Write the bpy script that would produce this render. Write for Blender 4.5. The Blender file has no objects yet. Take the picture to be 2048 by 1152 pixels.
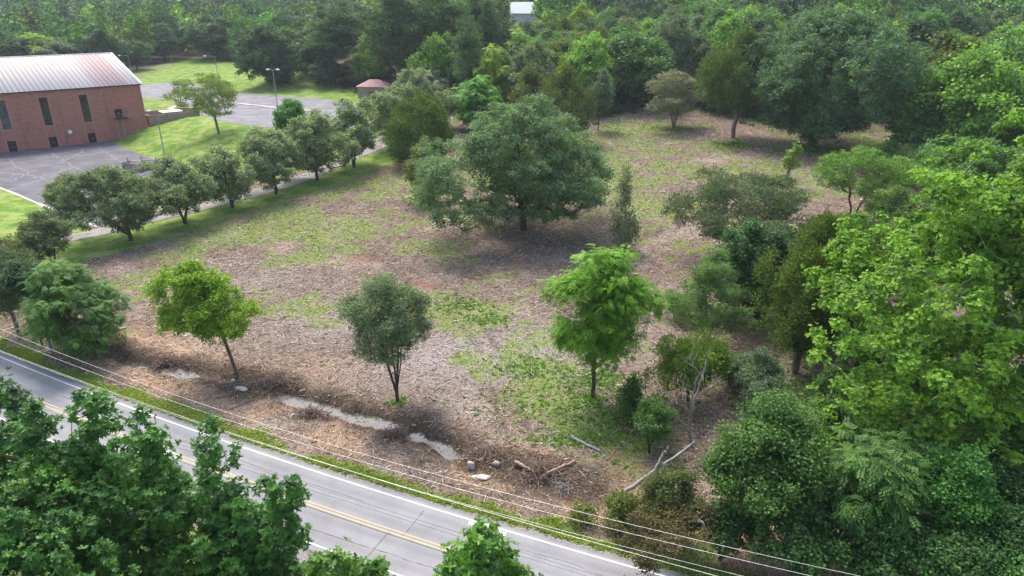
import bpy, math, random
import numpy as np
from mathutils import Vector

# ------------------------------------------------------------------ camera, world, sun, exposure
SC = bpy.context.scene
COL = SC.collection
FPX, PITCH, CAMH = 1384.0, math.radians(22.5), 33.0
cd = bpy.data.cameras.new("Camera"); cam = bpy.data.objects.new("Camera", cd); COL.objects.link(cam)
cam.location = (0, 0, CAMH); cam.rotation_euler = (math.pi/2 - PITCH, 0, 0)
cd.sensor_width = 36.0; cd.lens = 36.0*FPX/2048.0; cd.clip_start = 0.5; cd.clip_end = 9000
SC.camera = cam
SUN_EL, SUN_AZ = math.radians(56), math.radians(-24)        # azimuth from +Y towards +X
W = bpy.data.worlds.new("World"); SC.world = W; W.use_nodes = True
nt = W.node_tree; bg = nt.nodes["Background"]
sky = nt.nodes.new("ShaderNodeTexSky"); sky.sky_type = 'NISHITA'; sky.sun_disc = False
sky.sun_elevation = SUN_EL; sky.sun_rotation = SUN_AZ; sky.air_density = 1.0; sky.dust_density = 4.0; sky.ozone_density = 1.0
nt.links.new(sky.outputs[0], bg.inputs[0]); bg.inputs[1].default_value = 0.15
ld = bpy.data.lights.new("Sun", 'SUN'); sun = bpy.data.objects.new("Sun", ld); COL.objects.link(sun)
ld.energy = 1.35; ld.angle = math.radians(20); ld.color = (1.0, 0.96, 0.88)
sd = Vector((math.sin(SUN_AZ)*math.cos(SUN_EL), math.cos(SUN_AZ)*math.cos(SUN_EL), math.sin(SUN_EL)))
sun.rotation_euler = sd.to_track_quat('Z', 'Y').to_euler(); sun.location = (0, 0, 200)
SC.view_settings.view_transform = 'Standard'; SC.view_settings.look = 'None'
SC.view_settings.exposure = 1.4; SC.view_settings.gamma = 1.0

# ------------------------------------------------------------------ small maths helpers
RNG = np.random.default_rng(7)
CP, SP = math.cos(PITCH), math.sin(PITCH)
FWD = np.array([0, CP, -SP]); UPV = np.array([0, SP, CP]); CAM = np.array([0, 0, CAMH])
def ss(a, b, x):
    t = np.clip((np.asarray(x, float)-a)/(b-a), 0, 1); return t*t*(3-2*t)
def ray(u, v):
    d = FWD + UPV*((576-v)/FPX); d = d.copy(); d[0] += (u-1024)/FPX; return d
def plane(u, v, z=0.0):
    d = ray(u, v); t = (z-CAMH)/d[2]; return CAM + d*t
def proj(p):
    p = np.asarray(p, float) - CAM; d = p@FWD
    return 1024+FPX*p[..., 0]/d, 576-FPX*(p@UPV)/d
_perm = np.random.default_rng(3).random((256, 256))
def vnoise(x, y):
    xi = np.floor(x).astype(int); yi = np.floor(y).astype(int); fx = x-xi; fy = y-yi
    fx = fx*fx*(3-2*fx); fy = fy*fy*(3-2*fy); a = xi & 255; b = yi & 255; c = (xi+1) & 255; d = (yi+1) & 255
    return (_perm[a, b]*(1-fx)+_perm[c, b]*fx)*(1-fy)+(_perm[a, d]*(1-fx)+_perm[c, d]*fx)*fy
def fbm(x, y, o=3):
    s = 0; a = .5; t = 0
    for k in range(o):
        s = s+a*vnoise(x*2**k+17.3*k, y*2**k+5.1*k); t += a; a *= .55
    return s/t
def inpoly(px, py, poly):
    r = np.zeros(np.shape(px), bool); n = len(poly)
    for i in range(n):
        x0, y0 = poly[i][:2]; x1, y1 = poly[(i+1) % n][:2]
        c = (y0 > py) != (y1 > py)
        with np.errstate(divide='ignore', invalid='ignore'):
            r ^= c & (px < (x1-x0)*(py-y0)/(y1-y0+1e-12)+x0)
    return r
def dseg(px, py, pts, closed=False):
    best = np.full(np.shape(px), 1e9); par = np.zeros(np.shape(px)); n = len(pts)
    for i in range(n if closed else n-1):
        a = pts[i]; b = pts[(i+1) % n]; dx, dy = b[0]-a[0], b[1]-a[1]; L = dx*dx+dy*dy+1e-9
        t = np.clip(((px-a[0])*dx+(py-a[1])*dy)/L, 0, 1)
        d = np.hypot(px-a[0]-t*dx, py-a[1]-t*dy); m = d < best
        best = np.where(m, d, best); par = np.where(m, i+t, par)
    return best, par
def sdist(px, py, poly):
    d, _ = dseg(px, py, poly, True); return np.where(inpoly(px, py, poly), -d, d)

# ------------------------------------------------------------------ plan of the place (measured once, in metres)
def pl(pts, z=0.0): return [tuple(plane(u, v, z)[:2]) for u, v in pts]
LOWZ, UPZ = 0.25, 4.2
LOWLOT = pl([(-170, 330), (0, 312), (208, 285), (262, 302), (330, 327), (352, 345), (300, 395), (205, 452), (172, 442), (138, 432), (0, 374), (-170, 318+2)], LOWZ)
LOWLOT = pl([(-150, 322), (0, 303), (208, 278), (262, 302), (330, 327), (352, 345), (300, 400), (205, 455), (172, 443), (138, 432), (0, 374), (-150, 338)], LOWZ)
UPLOT = pl([(190, 182), (278, 171), (337, 165), (375, 168), (470, 186), (531, 190), (640, 197), (705, 207), (740, 225), (700, 262), (545, 256), (490, 250), (444, 243), (369, 219), (345, 202), (283, 195), (190, 200)], UPZ)
DRIVE = [(-60, 535), (0, 503), (60, 491), (135, 478), (220, 459), (320, 433), (405, 415), (500, 388), (594, 363), (672, 326), (750, 293), (830, 262), (900, 235)]
wl = np.array([plane(u, v, .03)[:2] for u, v in [(71, 742), (249, 811), (394, 862), (604, 940), (726, 972), (801, 996), (933, 1033), (1014, 1059), (1180, 1110), (1315, 1152)]])
RC = np.polyfit(wl[:, 0], wl[:, 1], 2)                       # far edge line of the road, y = f(x)
def roady(x): return np.polyval(RC, np.clip(x, -75, 60)) + (2*RC[0]*np.clip(x, -75, 60)+RC[1])*(x-np.clip(x, -75, 60))
RXS = np.linspace(-260, 200, 461)
RLINE = np.stack([RXS, roady(RXS)], 1)
tg = np.gradient(RLINE, axis=0); tg /= np.linalg.norm(tg, axis=1)[:, None]
RNRM = np.stack([-tg[:, 1], tg[:, 0]], 1)                    # points away from the camera side
LANE = 3.1
def roadoff(x, y):                                           # signed distance beyond the far edge line
    yy = roady(x); s = 2*RC[0]*np.clip(x, -75, 60)+RC[1]
    return (y-yy)/np.sqrt(1+s*s)
CRPX = [(-60, 590), (30, 620), (95, 650), (180, 697), (250, 724), (300, 735), (390, 752), (480, 770), (570, 795), (625, 812), (690, 832), (760, 850), (830, 872), (905, 905), (950, 945), (1010, 950), (1100, 985), (1230, 1060), (1400, 1120), (1700, 1220)]
CREEK = pl(CRPX, -.5)
CRU = np.array([p[0] for p in CRPX], float)
def creek_depth(u):
    d = np.full(np.shape(u), .28)
    for a, b, k in [(20, 125, .85), (172, 192, .8), (243, 304, .85), (318, 395, .8), (560, 790, .95), (822, 915, .9), (938, 955, .6)]:
        d = np.maximum(d, k*ss(a-18, a+6, u)*(1-ss(b-6, b+18, u)))
    return d
def hgt(x, y, fine=True):
    x = np.asarray(x, float); y = np.asarray(y, float)
    sp = np.logaddexp(0, (y-74)/12)*12
    z = sp*(.022+.022*ss(-45, 45, x))
    z = z + .07*np.logaddexp(0, (y-195)/14)*14*ss(10, 90, x)*(1-ss(380, 700, y))
    z = z + .05*np.logaddexp(0, (y-520)/50)*50*(1-ss(1800, 2600, y)*.2)
    z = z+12.5*np.exp(-((x-8)**2+(y-392)**2)/62**2)
    z = np.minimum(z, 60+.01*z)
    z = np.where(y < 74, z, z)
    sU = sdist(x, y, UPLOT); sL = sdist(x, y, LOWLOT)
    wU = 1-ss(1.5, 17, sU); z = z*(1-wU)+UPZ*wU
    knoll = np.exp(-(((x+88)/26)**2+((y-285)/38)**2))*3.2; z = z+knoll*ss(3, 25, sU)
    if fine:
        bump = (fbm(x*.18, y*.18, 3)-.5)*.5+(fbm(x*1.1+9, y*1.1, 2)-.5)*.16
        ro = roadoff(x, y)
        z = z+bump*ss(2.0, 6, ro)*ss(.5, 4, sU)*ss(.5, 4, sL)*np.where(y > 190, .5, 1)
    wL = 1-ss(2.2, 7.0, sL); z = z*(1-wL)+LOWZ*wL
    dc, par = dseg(x, y, CREEK)
    u = np.interp(par, np.arange(len(CRU)), CRU)
    wob = 1+1.1*(fbm(x*.6+3, y*.6, 2)-.5)+.5*(fbm(x*2+3, y*2, 2)-.5)
    z = z-creek_depth(u)*1.15*np.exp(-(dc/(.9*wob))**4)+.22*np.exp(-((dc-2.4)/.9)**2)*ss(.4, .6, fbm(x*.5, y*.5+40, 2))
    ro = roadoff(x, y)
    wr = ss(-14, -9, ro)*(1-ss(1.1, 2.6, ro)); z = z*(1-wr)
    z = z-.35*np.exp(-((ro-2.9)/1.0)**2)*ss(-60, -20, x)*0
    return z
def G(u, v):
    d = ray(u, v)
    t = np.concatenate([np.linspace(15, 400, 2200), np.linspace(400, 3500, 1500)])
    p = CAM+d[None]*t[:, None]; b = p[:, 2]-hgt(p[:, 0], p[:, 1], False); i = int(np.argmax(b < 0))
    if i == 0: i = len(t)-1
    k = b[i-1]/(b[i-1]-b[i]+1e-9); q = p[i-1]*(1-k)+p[i]*k
    q[2] = float(hgt(q[0], q[1])); return q
def depth(p): return float((np.asarray(p)-CAM)@FWD)
def z_at(v, y):                                              # height seen at image row v over ground distance y
    dy = (576-v)/FPX; t = y/(CP+dy*SP); return CAMH+t*(-SP+dy*CP)

# ------------------------------------------------------------------ scene helpers
def tag(o, label=None, cat=None, group=None, kind=None):
    if label: o["label"] = label
    if cat: o["category"] = cat
    if group: o["group"] = group
    if kind: o["kind"] = kind
    return o
def empty(name, loc, rz=0.0, label=None, cat=None, group=None):
    o = bpy.data.objects.new(name, None); COL.objects.link(o); o.location = tuple(float(a) for a in loc); o.rotation_euler = (0, 0, rz)
    o.empty_display_size = .3
    return tag(o, label, cat, group)
def mesh_np(name, verts, faces, attrs=None, smooth=False):
    """faces: list of (n,k) int arrays"""
    me = bpy.data.meshes.new(name); verts = np.asarray(verts, np.float32)
    me.vertices.add(len(verts)); me.vertices.foreach_set("co", verts.ravel())
    fl = [np.asarray(f, np.int32) for f in faces if len(f)]
    nl = sum(f.size for f in fl); nf = sum(len(f) for f in fl)
    me.loops.add(nl); me.polygons.add(nf)
    me.loops.foreach_set("vertex_index", np.concatenate([f.ravel() for f in fl]))
    tot = np.concatenate([np.full(len(f), f.shape[1], np.int32) for f in fl])
    st = np.concatenate([[0], np.cumsum(tot)[:-1]]).astype(np.int32)
    me.polygons.foreach_set("loop_start", st)
    if smooth: me.polygons.foreach_set("use_smooth", np.ones(nf, bool))
    for k, a in (attrs or {}).items():
        a = np.asarray(a, np.float32)
        if a.ndim == 1:
            at = me.attributes.new(k, 'FLOAT', 'POINT'); at.data.foreach_set("value", a)
        else:
            at = me.attributes.new(k, 'FLOAT_COLOR', 'POINT')
            at.data.foreach_set("color", np.concatenate([a, np.ones((len(a), 1), np.float32)], 1).ravel())
    me.update(calc_edges=True); me.validate()
    return me
def obj(name, me, mat=None, parent=None, loc=None, color=None):
    o = bpy.data.objects.new(name, me); COL.objects.link(o)
    if mat is not None and not me.materials: me.materials.append(mat)
    if parent is not None: o.parent = parent
    if loc is not None: o.location = tuple(float(a) for a in loc)
    if color is not None: o.color = (*color, 1)
    return o
class MB:
    """collects boxes, tubes and prisms into one mesh"""
    def __init__(s): s.v = []; s.f = []; s.n = 0
    def add(s, v, f):
        v = [tuple(float(c) for c in p) for p in v]
        s.f += [tuple(i+s.n for i in q) for q in f]; s.v += v; s.n += len(v); return s
    def box(s, a, b):
        x0, y0, z0 = a; x1, y1, z1 = b
        return s.add([(x0, y0, z0), (x1, y0, z0), (x1, y1, z0), (x0, y1, z0), (x0, y0, z1), (x1, y0, z1), (x1, y1, z1), (x0, y1, z1)],
                     [(0, 3, 2, 1), (4, 5, 6, 7), (0, 1, 5, 4), (1, 2, 6, 5), (2, 3, 7, 6), (3, 0, 4, 7)])
    def tube(s, pts, rad, n=8, cap=True):
        pts = [np.asarray(p, float) for p in pts]; m = len(pts); rad = rad if hasattr(rad, '__len__') else [rad]*m
        vs = []; ref = np.array([.31, .17, .93])
        for i, p in enumerate(pts):
            d = pts[min(i+1, m-1)]-pts[max(i-1, 0)]; d = d/(np.linalg.norm(d)+1e-9)
            r = ref if abs(d@ref) < .9 else np.array([1., 0, 0]); a = np.cross(d, r); a /= np.linalg.norm(a); b = np.cross(d, a)
            for k in range(n):
                t = 2*math.pi*k/n; vs.append(p+(a*math.cos(t)+b*math.sin(t))*rad[i])
        fs = [(i*n+k, i*n+(k+1) % n, (i+1)*n+(k+1) % n, (i+1)*n+k) for i in range(m-1) for k in range(n)]
        if cap: fs += [tuple(range(n)), tuple((m-1)*n+k for k in reversed(range(n)))]
        return s.add(vs, fs)
    def build(s, name, mat, parent=None, smooth=False, bevel=0):
        me = bpy.data.meshes.new(name); me.from_pydata(s.v, [], s.f); me.update()
        if smooth: me.polygons.foreach_set("use_smooth", [True]*len(me.polygons))
        o = obj(name, me, mat, parent)
        if bevel:
            m = o.modifiers.new("bevel", 'BEVEL'); m.width = bevel; m.segments = 2; m.limit_method = 'ANGLE'
        return o
# ------------------------------------------------------------------ materials
def newmat(name):
    m = bpy.data.materials.new(name); m.use_nodes = True; t = m.node_tree
    return m, t, t.nodes["Principled BSDF"], t.nodes["Material Output"]
def N(t, typ, **kw):
    n = t.nodes.new(typ)
    for k, v in kw.items(): setattr(n, k, v)
    return n
def mixc(t, fac, a, b, mode='MIX'):
    n = N(t, "ShaderNodeMix", data_type='RGBA', blend_type=mode)
    for s, x in ((n.inputs[0], fac), (n.inputs[6], a), (n.inputs[7], b)):
        if hasattr(x, 'links') or hasattr(x, 'is_linked'): t.links.new(x, s)
        elif isinstance(x, (int, float)): s.default_value = x
        else: s.default_value = (*x, 1)
    return n.outputs[2]
def noise(t, scale, detail=3, vec=None, rough=.55):
    n = N(t, "ShaderNodeTexNoise"); n.inputs["Scale"].default_value = scale; n.inputs["Detail"].default_value = detail; n.inputs["Roughness"].default_value = rough
    if vec is not None: t.links.new(vec, n.inputs["Vector"])
    return n.outputs["Fac"]
def ramp(t, fac, a, b, v0=0.0, v1=1.0):
    n = N(t, "ShaderNodeMapRange"); n.interpolation_type = 'SMOOTHSTEP'
    n.inputs[1].default_value = a; n.inputs[2].default_value = b; n.inputs[3].default_value = v0; n.inputs[4].default_value = v1
    t.links.new(fac, n.inputs[0]); return n.outputs[0]
def pos(t, scale=(1, 1, 1), rot=0.0):
    c = N(t, "ShaderNodeTexCoord"); m = N(t, "ShaderNodeMapping"); m.inputs["Scale"].default_value = scale; m.inputs["Rotation"].default_value = (0, 0, rot)
    t.links.new(c.outputs["Object"], m.inputs[0]); return m.outputs[0]
def attr(t, name):
    a = N(t, "ShaderNodeAttribute"); a.attribute_name = name; return a
def bump(t, bs, h, strength, dist):
    b = N(t, "ShaderNodeBump"); b.inputs["Strength"].default_value = strength; b.inputs["Distance"].default_value = dist
    t.links.new(h, b.inputs["Height"]); t.links.new(b.outputs[0], bs.inputs["Normal"])
def simple(name, col, rough=.6, var=.15, scale=3.0, metal=0.0, spec=.3):
    m, t, bs, o = newmat(name); p = pos(t)
    f = ramp(t, noise(t, scale, 5, p), .3, .7)
    c = mixc(t, f, tuple(x*(1-var) for x in col), tuple(min(1, x*(1+var)) for x in col))
    t.links.new(c, bs.inputs["Base Color"]); bs.inputs["Roughness"].default_value = rough; bs.inputs["Metallic"].default_value = metal
    bs.inputs["Specular IOR Level"].default_value = spec
    return m
def foliage(name, trans=.36, rough=.6, spec=.25):
    m, t, bs, o = newmat(name)
    oi = N(t, "ShaderNodeObjectInfo"); a = attr(t, "tint").outputs["Fac"]
    lo = mixc(t, 1.0, oi.outputs["Color"], (.62, .66, .72), 'MULTIPLY'); hi = mixc(t, 1.0, oi.outputs["Color"], (1.75, 1.5, 1.15), 'MULTIPLY')
    c = mixc(t, a, lo, hi)
    t.links.new(c, bs.inputs["Base Color"]); bs.inputs["Roughness"].default_value = rough; bs.inputs["Specular IOR Level"].default_value = spec
    tr = N(t, "ShaderNodeBsdfTranslucent"); tc = mixc(t, 1.0, c, (1.25, 1.3, .5), 'MULTIPLY'); t.links.new(tc, tr.inputs[0])
    mx = N(t, "ShaderNodeMixShader"); mx.inputs[0].default_value = trans
    t.links.new(bs.outputs[0], mx.inputs[1]); t.links.new(tr.outputs[0], mx.inputs[2]); t.links.new(mx.outputs[0], o.inputs[0])
    return m
def barkmat():
    m, t, bs, o = newmat("bark"); oi = N(t, "ShaderNodeObjectInfo"); p = pos(t, (1, 1, .25))
    n = noise(t, 6, 5, p); f = ramp(t, n, .35, .65)
    c = mixc(t, f, mixc(t, 1.0, oi.outputs["Color"], (.6, .6, .6), 'MULTIPLY'), mixc(t, 1.0, oi.outputs["Color"], (1.3, 1.3, 1.3), 'MULTIPLY'))
    t.links.new(c, bs.inputs["Base Color"]); bs.inputs["Roughness"].default_value = .85; bump(t, bs, n, .6, .05); return m
def groundmat():
    m, t, bs, o = newmat("ground"); p = pos(t)
    f1 = noise(t, 1.3, 5, p, .65); f2 = noise(t, 6.0, 4, p, .7); ps = pos(t, (2.2, .8, 1), .5); f3 = noise(t, 5.0, 4, ps, .7)
    mul = mixc(t, ramp(t, f2, .3, .72), (.075, .05, .038), (.24, .175, .135))
    mul = mixc(t, ramp(t, f3, .52, .72), mul, (.40, .32, .275))
    mul = mixc(t, ramp(t, f1, .52, .66, 0, .75), mul, (.075, .045, .036))
    fm = noise(t, .13, 4, p, .6); mul = mixc(t, ramp(t, fm, .5, .68, 0, .75), mul, mixc(t, ramp(t, f3, .32, .68), (.18, .135, .112), (.43, .365, .31))); mul = mixc(t, ramp(t, fm, .3, .44, .6, 0), mul, mixc(t, f2, (.07, .045, .038), (.19, .125, .10)))
    pale = mixc(t, ramp(t, f3, .3, .7), (.15, .095, .062), (.43, .31, .225))
    c = mixc(t, attr(t, "pale").outputs["Fac"], mul, pale)
    grey = mixc(t, ramp(t, f3, .3, .7), (.14, .115, .115), (.37, .335, .34)); c = mixc(t, attr(t, "grey").outputs["Fac"], c, grey)
    dark_ground = mixc(t, ramp(t, f2, .35, .7), (.04, .028, .022), (.13, .092, .07)); c = mixc(t, attr(t, "dark_ground").outputs["Fac"], c, dark_ground)
    red = mixc(t, ramp(t, f2, .3, .7), (.13, .055, .035), (.26, .115, .07)); c = mixc(t, attr(t, "red").outputs["Fac"], c, red)
    gr = mixc(t, ramp(t, f2, .3, .7), (.085, .145, .024), (.185, .27, .05)); gr = mixc(t, ramp(t, f1, .42, .7), gr, (.215, .215, .09))
    ga = N(t, "ShaderNodeMath", operation='ADD'); t.links.new(attr(t, "grass").outputs["Fac"], ga.inputs[0])
    gn = N(t, "ShaderNodeMath", operation='MULTIPLY'); t.links.new(ramp(t, f2, .25, .75, -.5, .5), gn.inputs[0]); gn.inputs[1].default_value = 1.1
    t.links.new(gn.outputs[0], ga.inputs[1])
    c = mixc(t, ramp(t, ga.outputs[0], .12, .85, 0, .82), c, gr)
    l1 = noise(t, .35, 5, p, .7); l2 = noise(t, 3.5, 4, pos(t, (1, .45, 1), .6), .75)
    la = mixc(t, ramp(t, l2, .3, .7), (.055, .13, .015), (.14, .25, .03)); la = mixc(t, ramp(t, l1, .42, .62), la, (.23, .275, .075)); la = mixc(t, ramp(t, l1, .3, .42, .45, 0), la, (.05, .11, .018))
    c = mixc(t, attr(t, "lawn").outputs["Fac"], c, la)
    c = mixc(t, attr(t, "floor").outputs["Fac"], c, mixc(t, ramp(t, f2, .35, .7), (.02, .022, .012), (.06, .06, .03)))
    gv = mixc(t, ramp(t, noise(t, 9, 5, p, .8), .3, .7), (.12, .115, .11), (.34, .33, .32)); c = mixc(t, attr(t, "gravel").outputs["Fac"], c, gv)
    t.links.new(c, bs.inputs["Base Color"]); bs.inputs["Roughness"].default_value = .95; bs.inputs["Specular IOR Level"].default_value = .1
    bump(t, bs, f2, .7, .12); return m
def asphalt(name, dark, light, patch=1.0):
    m, t, bs, o = newmat(name); p = pos(t); ps = pos(t, (.35, 1.4, 1), -.35)
    f1 = noise(t, .25, 5, p, .6); f2 = noise(t, 14, 3, p, .8); f3 = noise(t, .5, 4, ps, .6)
    c = mixc(t, ramp(t, f1, .3, .7), dark, light)
    c = mixc(t, ramp(t, f3, .5, .75, 0, .6*patch), c, tuple(x*.6 for x in dark))
    c = mixc(t, ramp(t, f2, .3, .7, 0, .35), c, tuple(min(1, x*1.5) for x in light), 'MIX')
    c = mixc(t, ramp(t, attr(t, "wear").outputs["Fac"], 0, 1.6, 0, .38), c, tuple(x*.55 for x in dark))
    t.links.new(c, bs.inputs["Base Color"]); bs.inputs["Roughness"].default_value = .85; bs.inputs["Specular IOR Level"].default_value = .2
    bump(t, bs, f2, .3, .02); return m
def brickmat(name, a, b, mortar):
    m, t, bs, o = newmat(name); c = N(t, "ShaderNodeTexCoord")
    br = N(t, "ShaderNodeTexBrick"); br.inputs["Color1"].default_value = (*a, 1); br.inputs["Color2"].default_value = (*b, 1); br.inputs["Mortar"].default_value = (*mortar, 1)
    br.inputs["Scale"].default_value = 1.0; br.inputs["Brick Width"].default_value = .62; br.inputs["Row Height"].default_value = .22; br.inputs["Mortar Size"].default_value = .022; br.inputs["Bias"].default_value = -.1
    mp = N(t, "ShaderNodeMapping"); mp.inputs["Rotation"].default_value = (math.pi/2, 0, 0); t.links.new(c.outputs["Object"], mp.inputs[0]); t.links.new(mp.outputs[0], br.inputs["Vector"])
    p = pos(t, (.5, .5, 1.6)); n = noise(t, 1.1, 5, p, .75)
    cc = mixc(t, ramp(t, n, .52, .68, 0, .7), br.outputs[0], tuple(x*.35 for x in a)); n2 = noise(t, .3, 3, pos(t))
    cc = mixc(t, ramp(t, n2, .35, .7, 0, .35), cc, (.42, .18, .14))
    t.links.new(cc, bs.inputs["Base Color"]); bs.inputs["Roughness"].default_value = .9; return m
M_LEAF = foliage("leaf"); M_GLOSS = foliage("glossy_leaf", .3, .5, .3); M_NEEDLE = foliage("needle", .22, .8, .15); M_BARK = barkmat()
M_GROUND = groundmat(); M_ROAD = asphalt("road_asphalt", (.175, .177, .183), (.24, .242, .25), .25)
M_LOTA = asphalt("lower_lot_asphalt", (.06, .06, .07), (.125, .122, .135)); M_LOTB = asphalt("upper_lot_asphalt", (.10, .098, .11), (.19, .187, .20)); M_DRIVE = asphalt("drive_asphalt", (.15, .14, .135), (.24, .222, .212), .4)
M_PAINTW = simple("white_road_paint", (.72, .72, .68), .7, .12, 6); M_PAINTY = simple("yellow_road_paint", (.52, .36, .19), .7, .12, 6); M_SPRAY = simple("spray_paint", (.7, .72, .42), .7, .2, 9)
M_CRACK = simple("sealed_crack", (.18, .178, .18), .9, .3, 2); M_CONC = simple("concrete", (.46, .43, .39), .9, .15, 1.2); M_PINKCONC = simple("weathered_kerb", (.40, .31, .27), .9, .2, 1)
M_BRICK = brickmat("red_brick", (.42, .135, .10), (.28, .08, .06), (.42, .25, .20)); M_TAN = brickmat("tan_brick", (.32, .22, .185), (.25, .17, .145), (.36, .29, .25))
M_TRIM = simple("pale_brick_band", (.36, .19, .155), .9, .12, 3); M_FRAME = simple("dark_metal_frame", (.045, .05, .05), .5); M_FASCIA = simple("dark_fascia", (.05, .045, .04), .6)
M_GLASS = simple("window_glass", (.012, .016, .016), .12, .3, .6, 0, .6); M_GLASSB = simple("curtained_glass", (.05, .075, .085), .2, .6, .5, 0, .6); M_DOOR = simple("dark_door_paint", (.018, .016, .018), .5); M_WHITE = simple("white_paint", (.75, .75, .74), .5, .06)
M_TAR = simple("tar_line", (.07, .07, .075), .8)
M_STEEL = simple("galvanised_steel", (.36, .37, .36), .5, .15, 2, .3); M_GALV = simple("grey_pole_paint", (.27, .28, .27), .6, .2, 2); M_TIMBER = simple("weathered_timber", (.29, .25, .22), .9, .4, 5); M_ROCK = simple("creek_rock", (.42, .38, .33), .95, .3, 4)
M_REDROOF = simple("pink_shingles", (.52, .29, .27), .9, .2, 2.5); M_WHITEROOF = simple("white_roofing", (.8, .8, .8), .6, .05)
M_DEAD = simple("bleached_wood", (.27, .25, .23), .9, .25, 3); M_LOG = simple("peeled_log", (.34, .24, .18), .9, .25, 4); M_TWIG = simple("dark_twigs", (.20, .14, .11), .95, .4, 5)
M_WIREP = simple("pale_wire", (.62, .62, .62), .4, .1, 1, .5); M_WIRED = simple("dark_wire", (.02, .02, .022), .6)
M_CAR = simple("silver_car_paint", (.30, .305, .32), .3, .05, 1, .4, .4); M_CARGLASS = simple("car_glass", (.02, .025, .03), .08, .2, 1, 0, .7); M_TYRE = simple("tyre_rubber", (.02, .02, .02), .9); M_LAMP = simple("headlamp_lens", (.6, .6, .6), .15)
def roofmat():
    m, t, bs, o = newmat("metal_roof"); a = attr(t, "col"); n = noise(t, 1.5, 4, pos(t, (1, .3, 1)))
    c = mixc(t, ramp(t, n, .3, .75, 0, .22), a.outputs["Color"], (.45, .42, .40)); t.links.new(c, bs.inputs["Base Color"]); bs.inputs["Roughness"].default_value = .7; bs.inputs["Specular IOR Level"].default_value = .1; return m
M_ROOF = roofmat()
def watermat():
    m, t, bs, o = newmat("muddy_water"); p = pos(t); n = noise(t, 1.6, 4, p, .65)
    c = mixc(t, ramp(t, n, .35, .65), (.055, .052, .045), (.115, .107, .09)); t.links.new(c, bs.inputs["Base Color"])
    bs.inputs["Roughness"].default_value = .12; bs.inputs["Specular IOR Level"].default_value = .5; bump(t, bs, noise(t, 7, 3, p), .15, .03); return m
def chipmat():
    m, t, bs, o = newmat("wood_chip"); a = attr(t, "col"); t.links.new(a.outputs["Color"], bs.inputs["Base Color"]); bs.inputs["Roughness"].default_value = .9; bs.inputs["Specular IOR Level"].default_value = .15; return m
M_CHIP = chipmat()
def smoothline(P, n):
    P = np.asarray(P, float); d = np.r_[0, np.cumsum(np.linalg.norm(np.diff(P, axis=0), axis=1))]; t = np.linspace(0, d[-1], n)
    Q = np.stack([np.interp(t, d, P[:, i]) for i in range(P.shape[1])], 1)
    for _ in range(6): Q[1:-1] = (Q[:-2]+2*Q[1:-1]+Q[2:])/4
    return Q
def normals2(L):
    t = np.gradient(L, axis=0); t /= np.linalg.norm(t, axis=1)[:, None]; return np.stack([-t[:, 1], t[:, 0]], 1)
#@@GROUND
# ------------------------------------------------------------------ the ground: one sheet out to the horizon
def axis(lo, hi, step, out):
    c = np.arange(lo, hi+step/2, step); a = []; d = step; x = c[0]
    while x > -out: d *= 1.09; x -= d; a.append(x)
    b = []; d = step; x = c[-1]
    while x < out*1.4: d *= 1.09; x += d; b.append(x)
    return np.array(a[::-1]+list(c)+b)
gx = axis(-78, 96, .42, 3200); gy = axis(27, 205, .42, 3200)
GX, GY = np.meshgrid(gx, gy); X = GX.ravel(); Y = GY.ravel(); Z = hgt(X, Y)
def gp(pts): return [tuple(G(u, v)[:2]) for u, v in pts]
LAWN_STRIP = gp([(60, 505), (137, 475), (220, 462), (312, 438), (406, 414), (500, 386), (594, 361), (690, 322), (790, 283), (840, 300), (760, 336), (640, 380), (531, 412), (437, 442), (312, 482), (219, 511), (150, 527), (90, 545)])
LAWN_FRONT = gp([(-300, 372), (0, 370), (142, 428), (190, 462), (100, 482), (0, 500), (-100, 540), (-300, 560)])
LAWN_BANK = [tuple(p) for p in gp([(200, 292), (236, 205), (280, 150), (345, 117), (380, 114), (480, 122), (560, 135), (620, 148), (720, 176), (790, 205), (820, 262), (750, 285), (690, 305), (594, 342), (500, 365), (405, 394), (330, 420), (300, 400), (352, 345), (330, 325), (262, 300)])]
def sm(poly, w): return 1-ss(-w, w, sdist(X, Y, poly)+(fbm(X*.7, Y*.7, 2)-.5)*w*2.2)
lawn = np.maximum.reduce([sm(LAWN_STRIP, .7), sm(LAWN_FRONT, .3), sm(LAWN_BANK, .5)])
lawn = np.maximum(lawn, 1-ss(-2, 2, sdist(X, Y, [(-260, 90), (-92, 118), (-75, 100), (-80, 60), (-260, 60)])))
def blobs(lst):
    d = np.zeros_like(X)
    for u, v, ru, rv, a in lst:                              # patches noted on a plan of the clearing: centre, two radii in metres
        c = G(u, v); d = d+a*np.exp(-(((X-c[0])/ru)**2+((Y-c[1])/rv)**2))
    return d
dens = .365+blobs([(560, 400, 14, 14, .16), (450, 470, 9, 6, .16), (720, 370, 8, 9, .14), (640, 460, 9, 6, .14), (640, 640, 6, 5, .06), (900, 620, 5, 4, .26), (960, 640, 4, 3, .2), (1000, 600, 4, 3, .1), (1060, 740, 5, 3, .14), (1130, 800, 5, 3.5, .2), (1240, 850, 5, 4, .2),
    (1250, 260, 12, 12, .2), (1350, 330, 14, 14, .14), (1250, 400, 10, 9, .12), (1450, 300, 12, 8, .1), (1330, 420, 6, 6, .12), (250, 590, 4, 4, .1), (700, 500, 5, 4, .12),
    (400, 690, 12, 6, -.2), (700, 880, 16, 5, -.25), (1100, 1000, 10, 4, -.25), (600, 700, 9, 6, -.14), (1050, 540, 10, 9, -.1), (850, 780, 8, 4, -.2), (760, 560, 5, 4, -.05), (1550, 700, 10, 8, -.1)])
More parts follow.
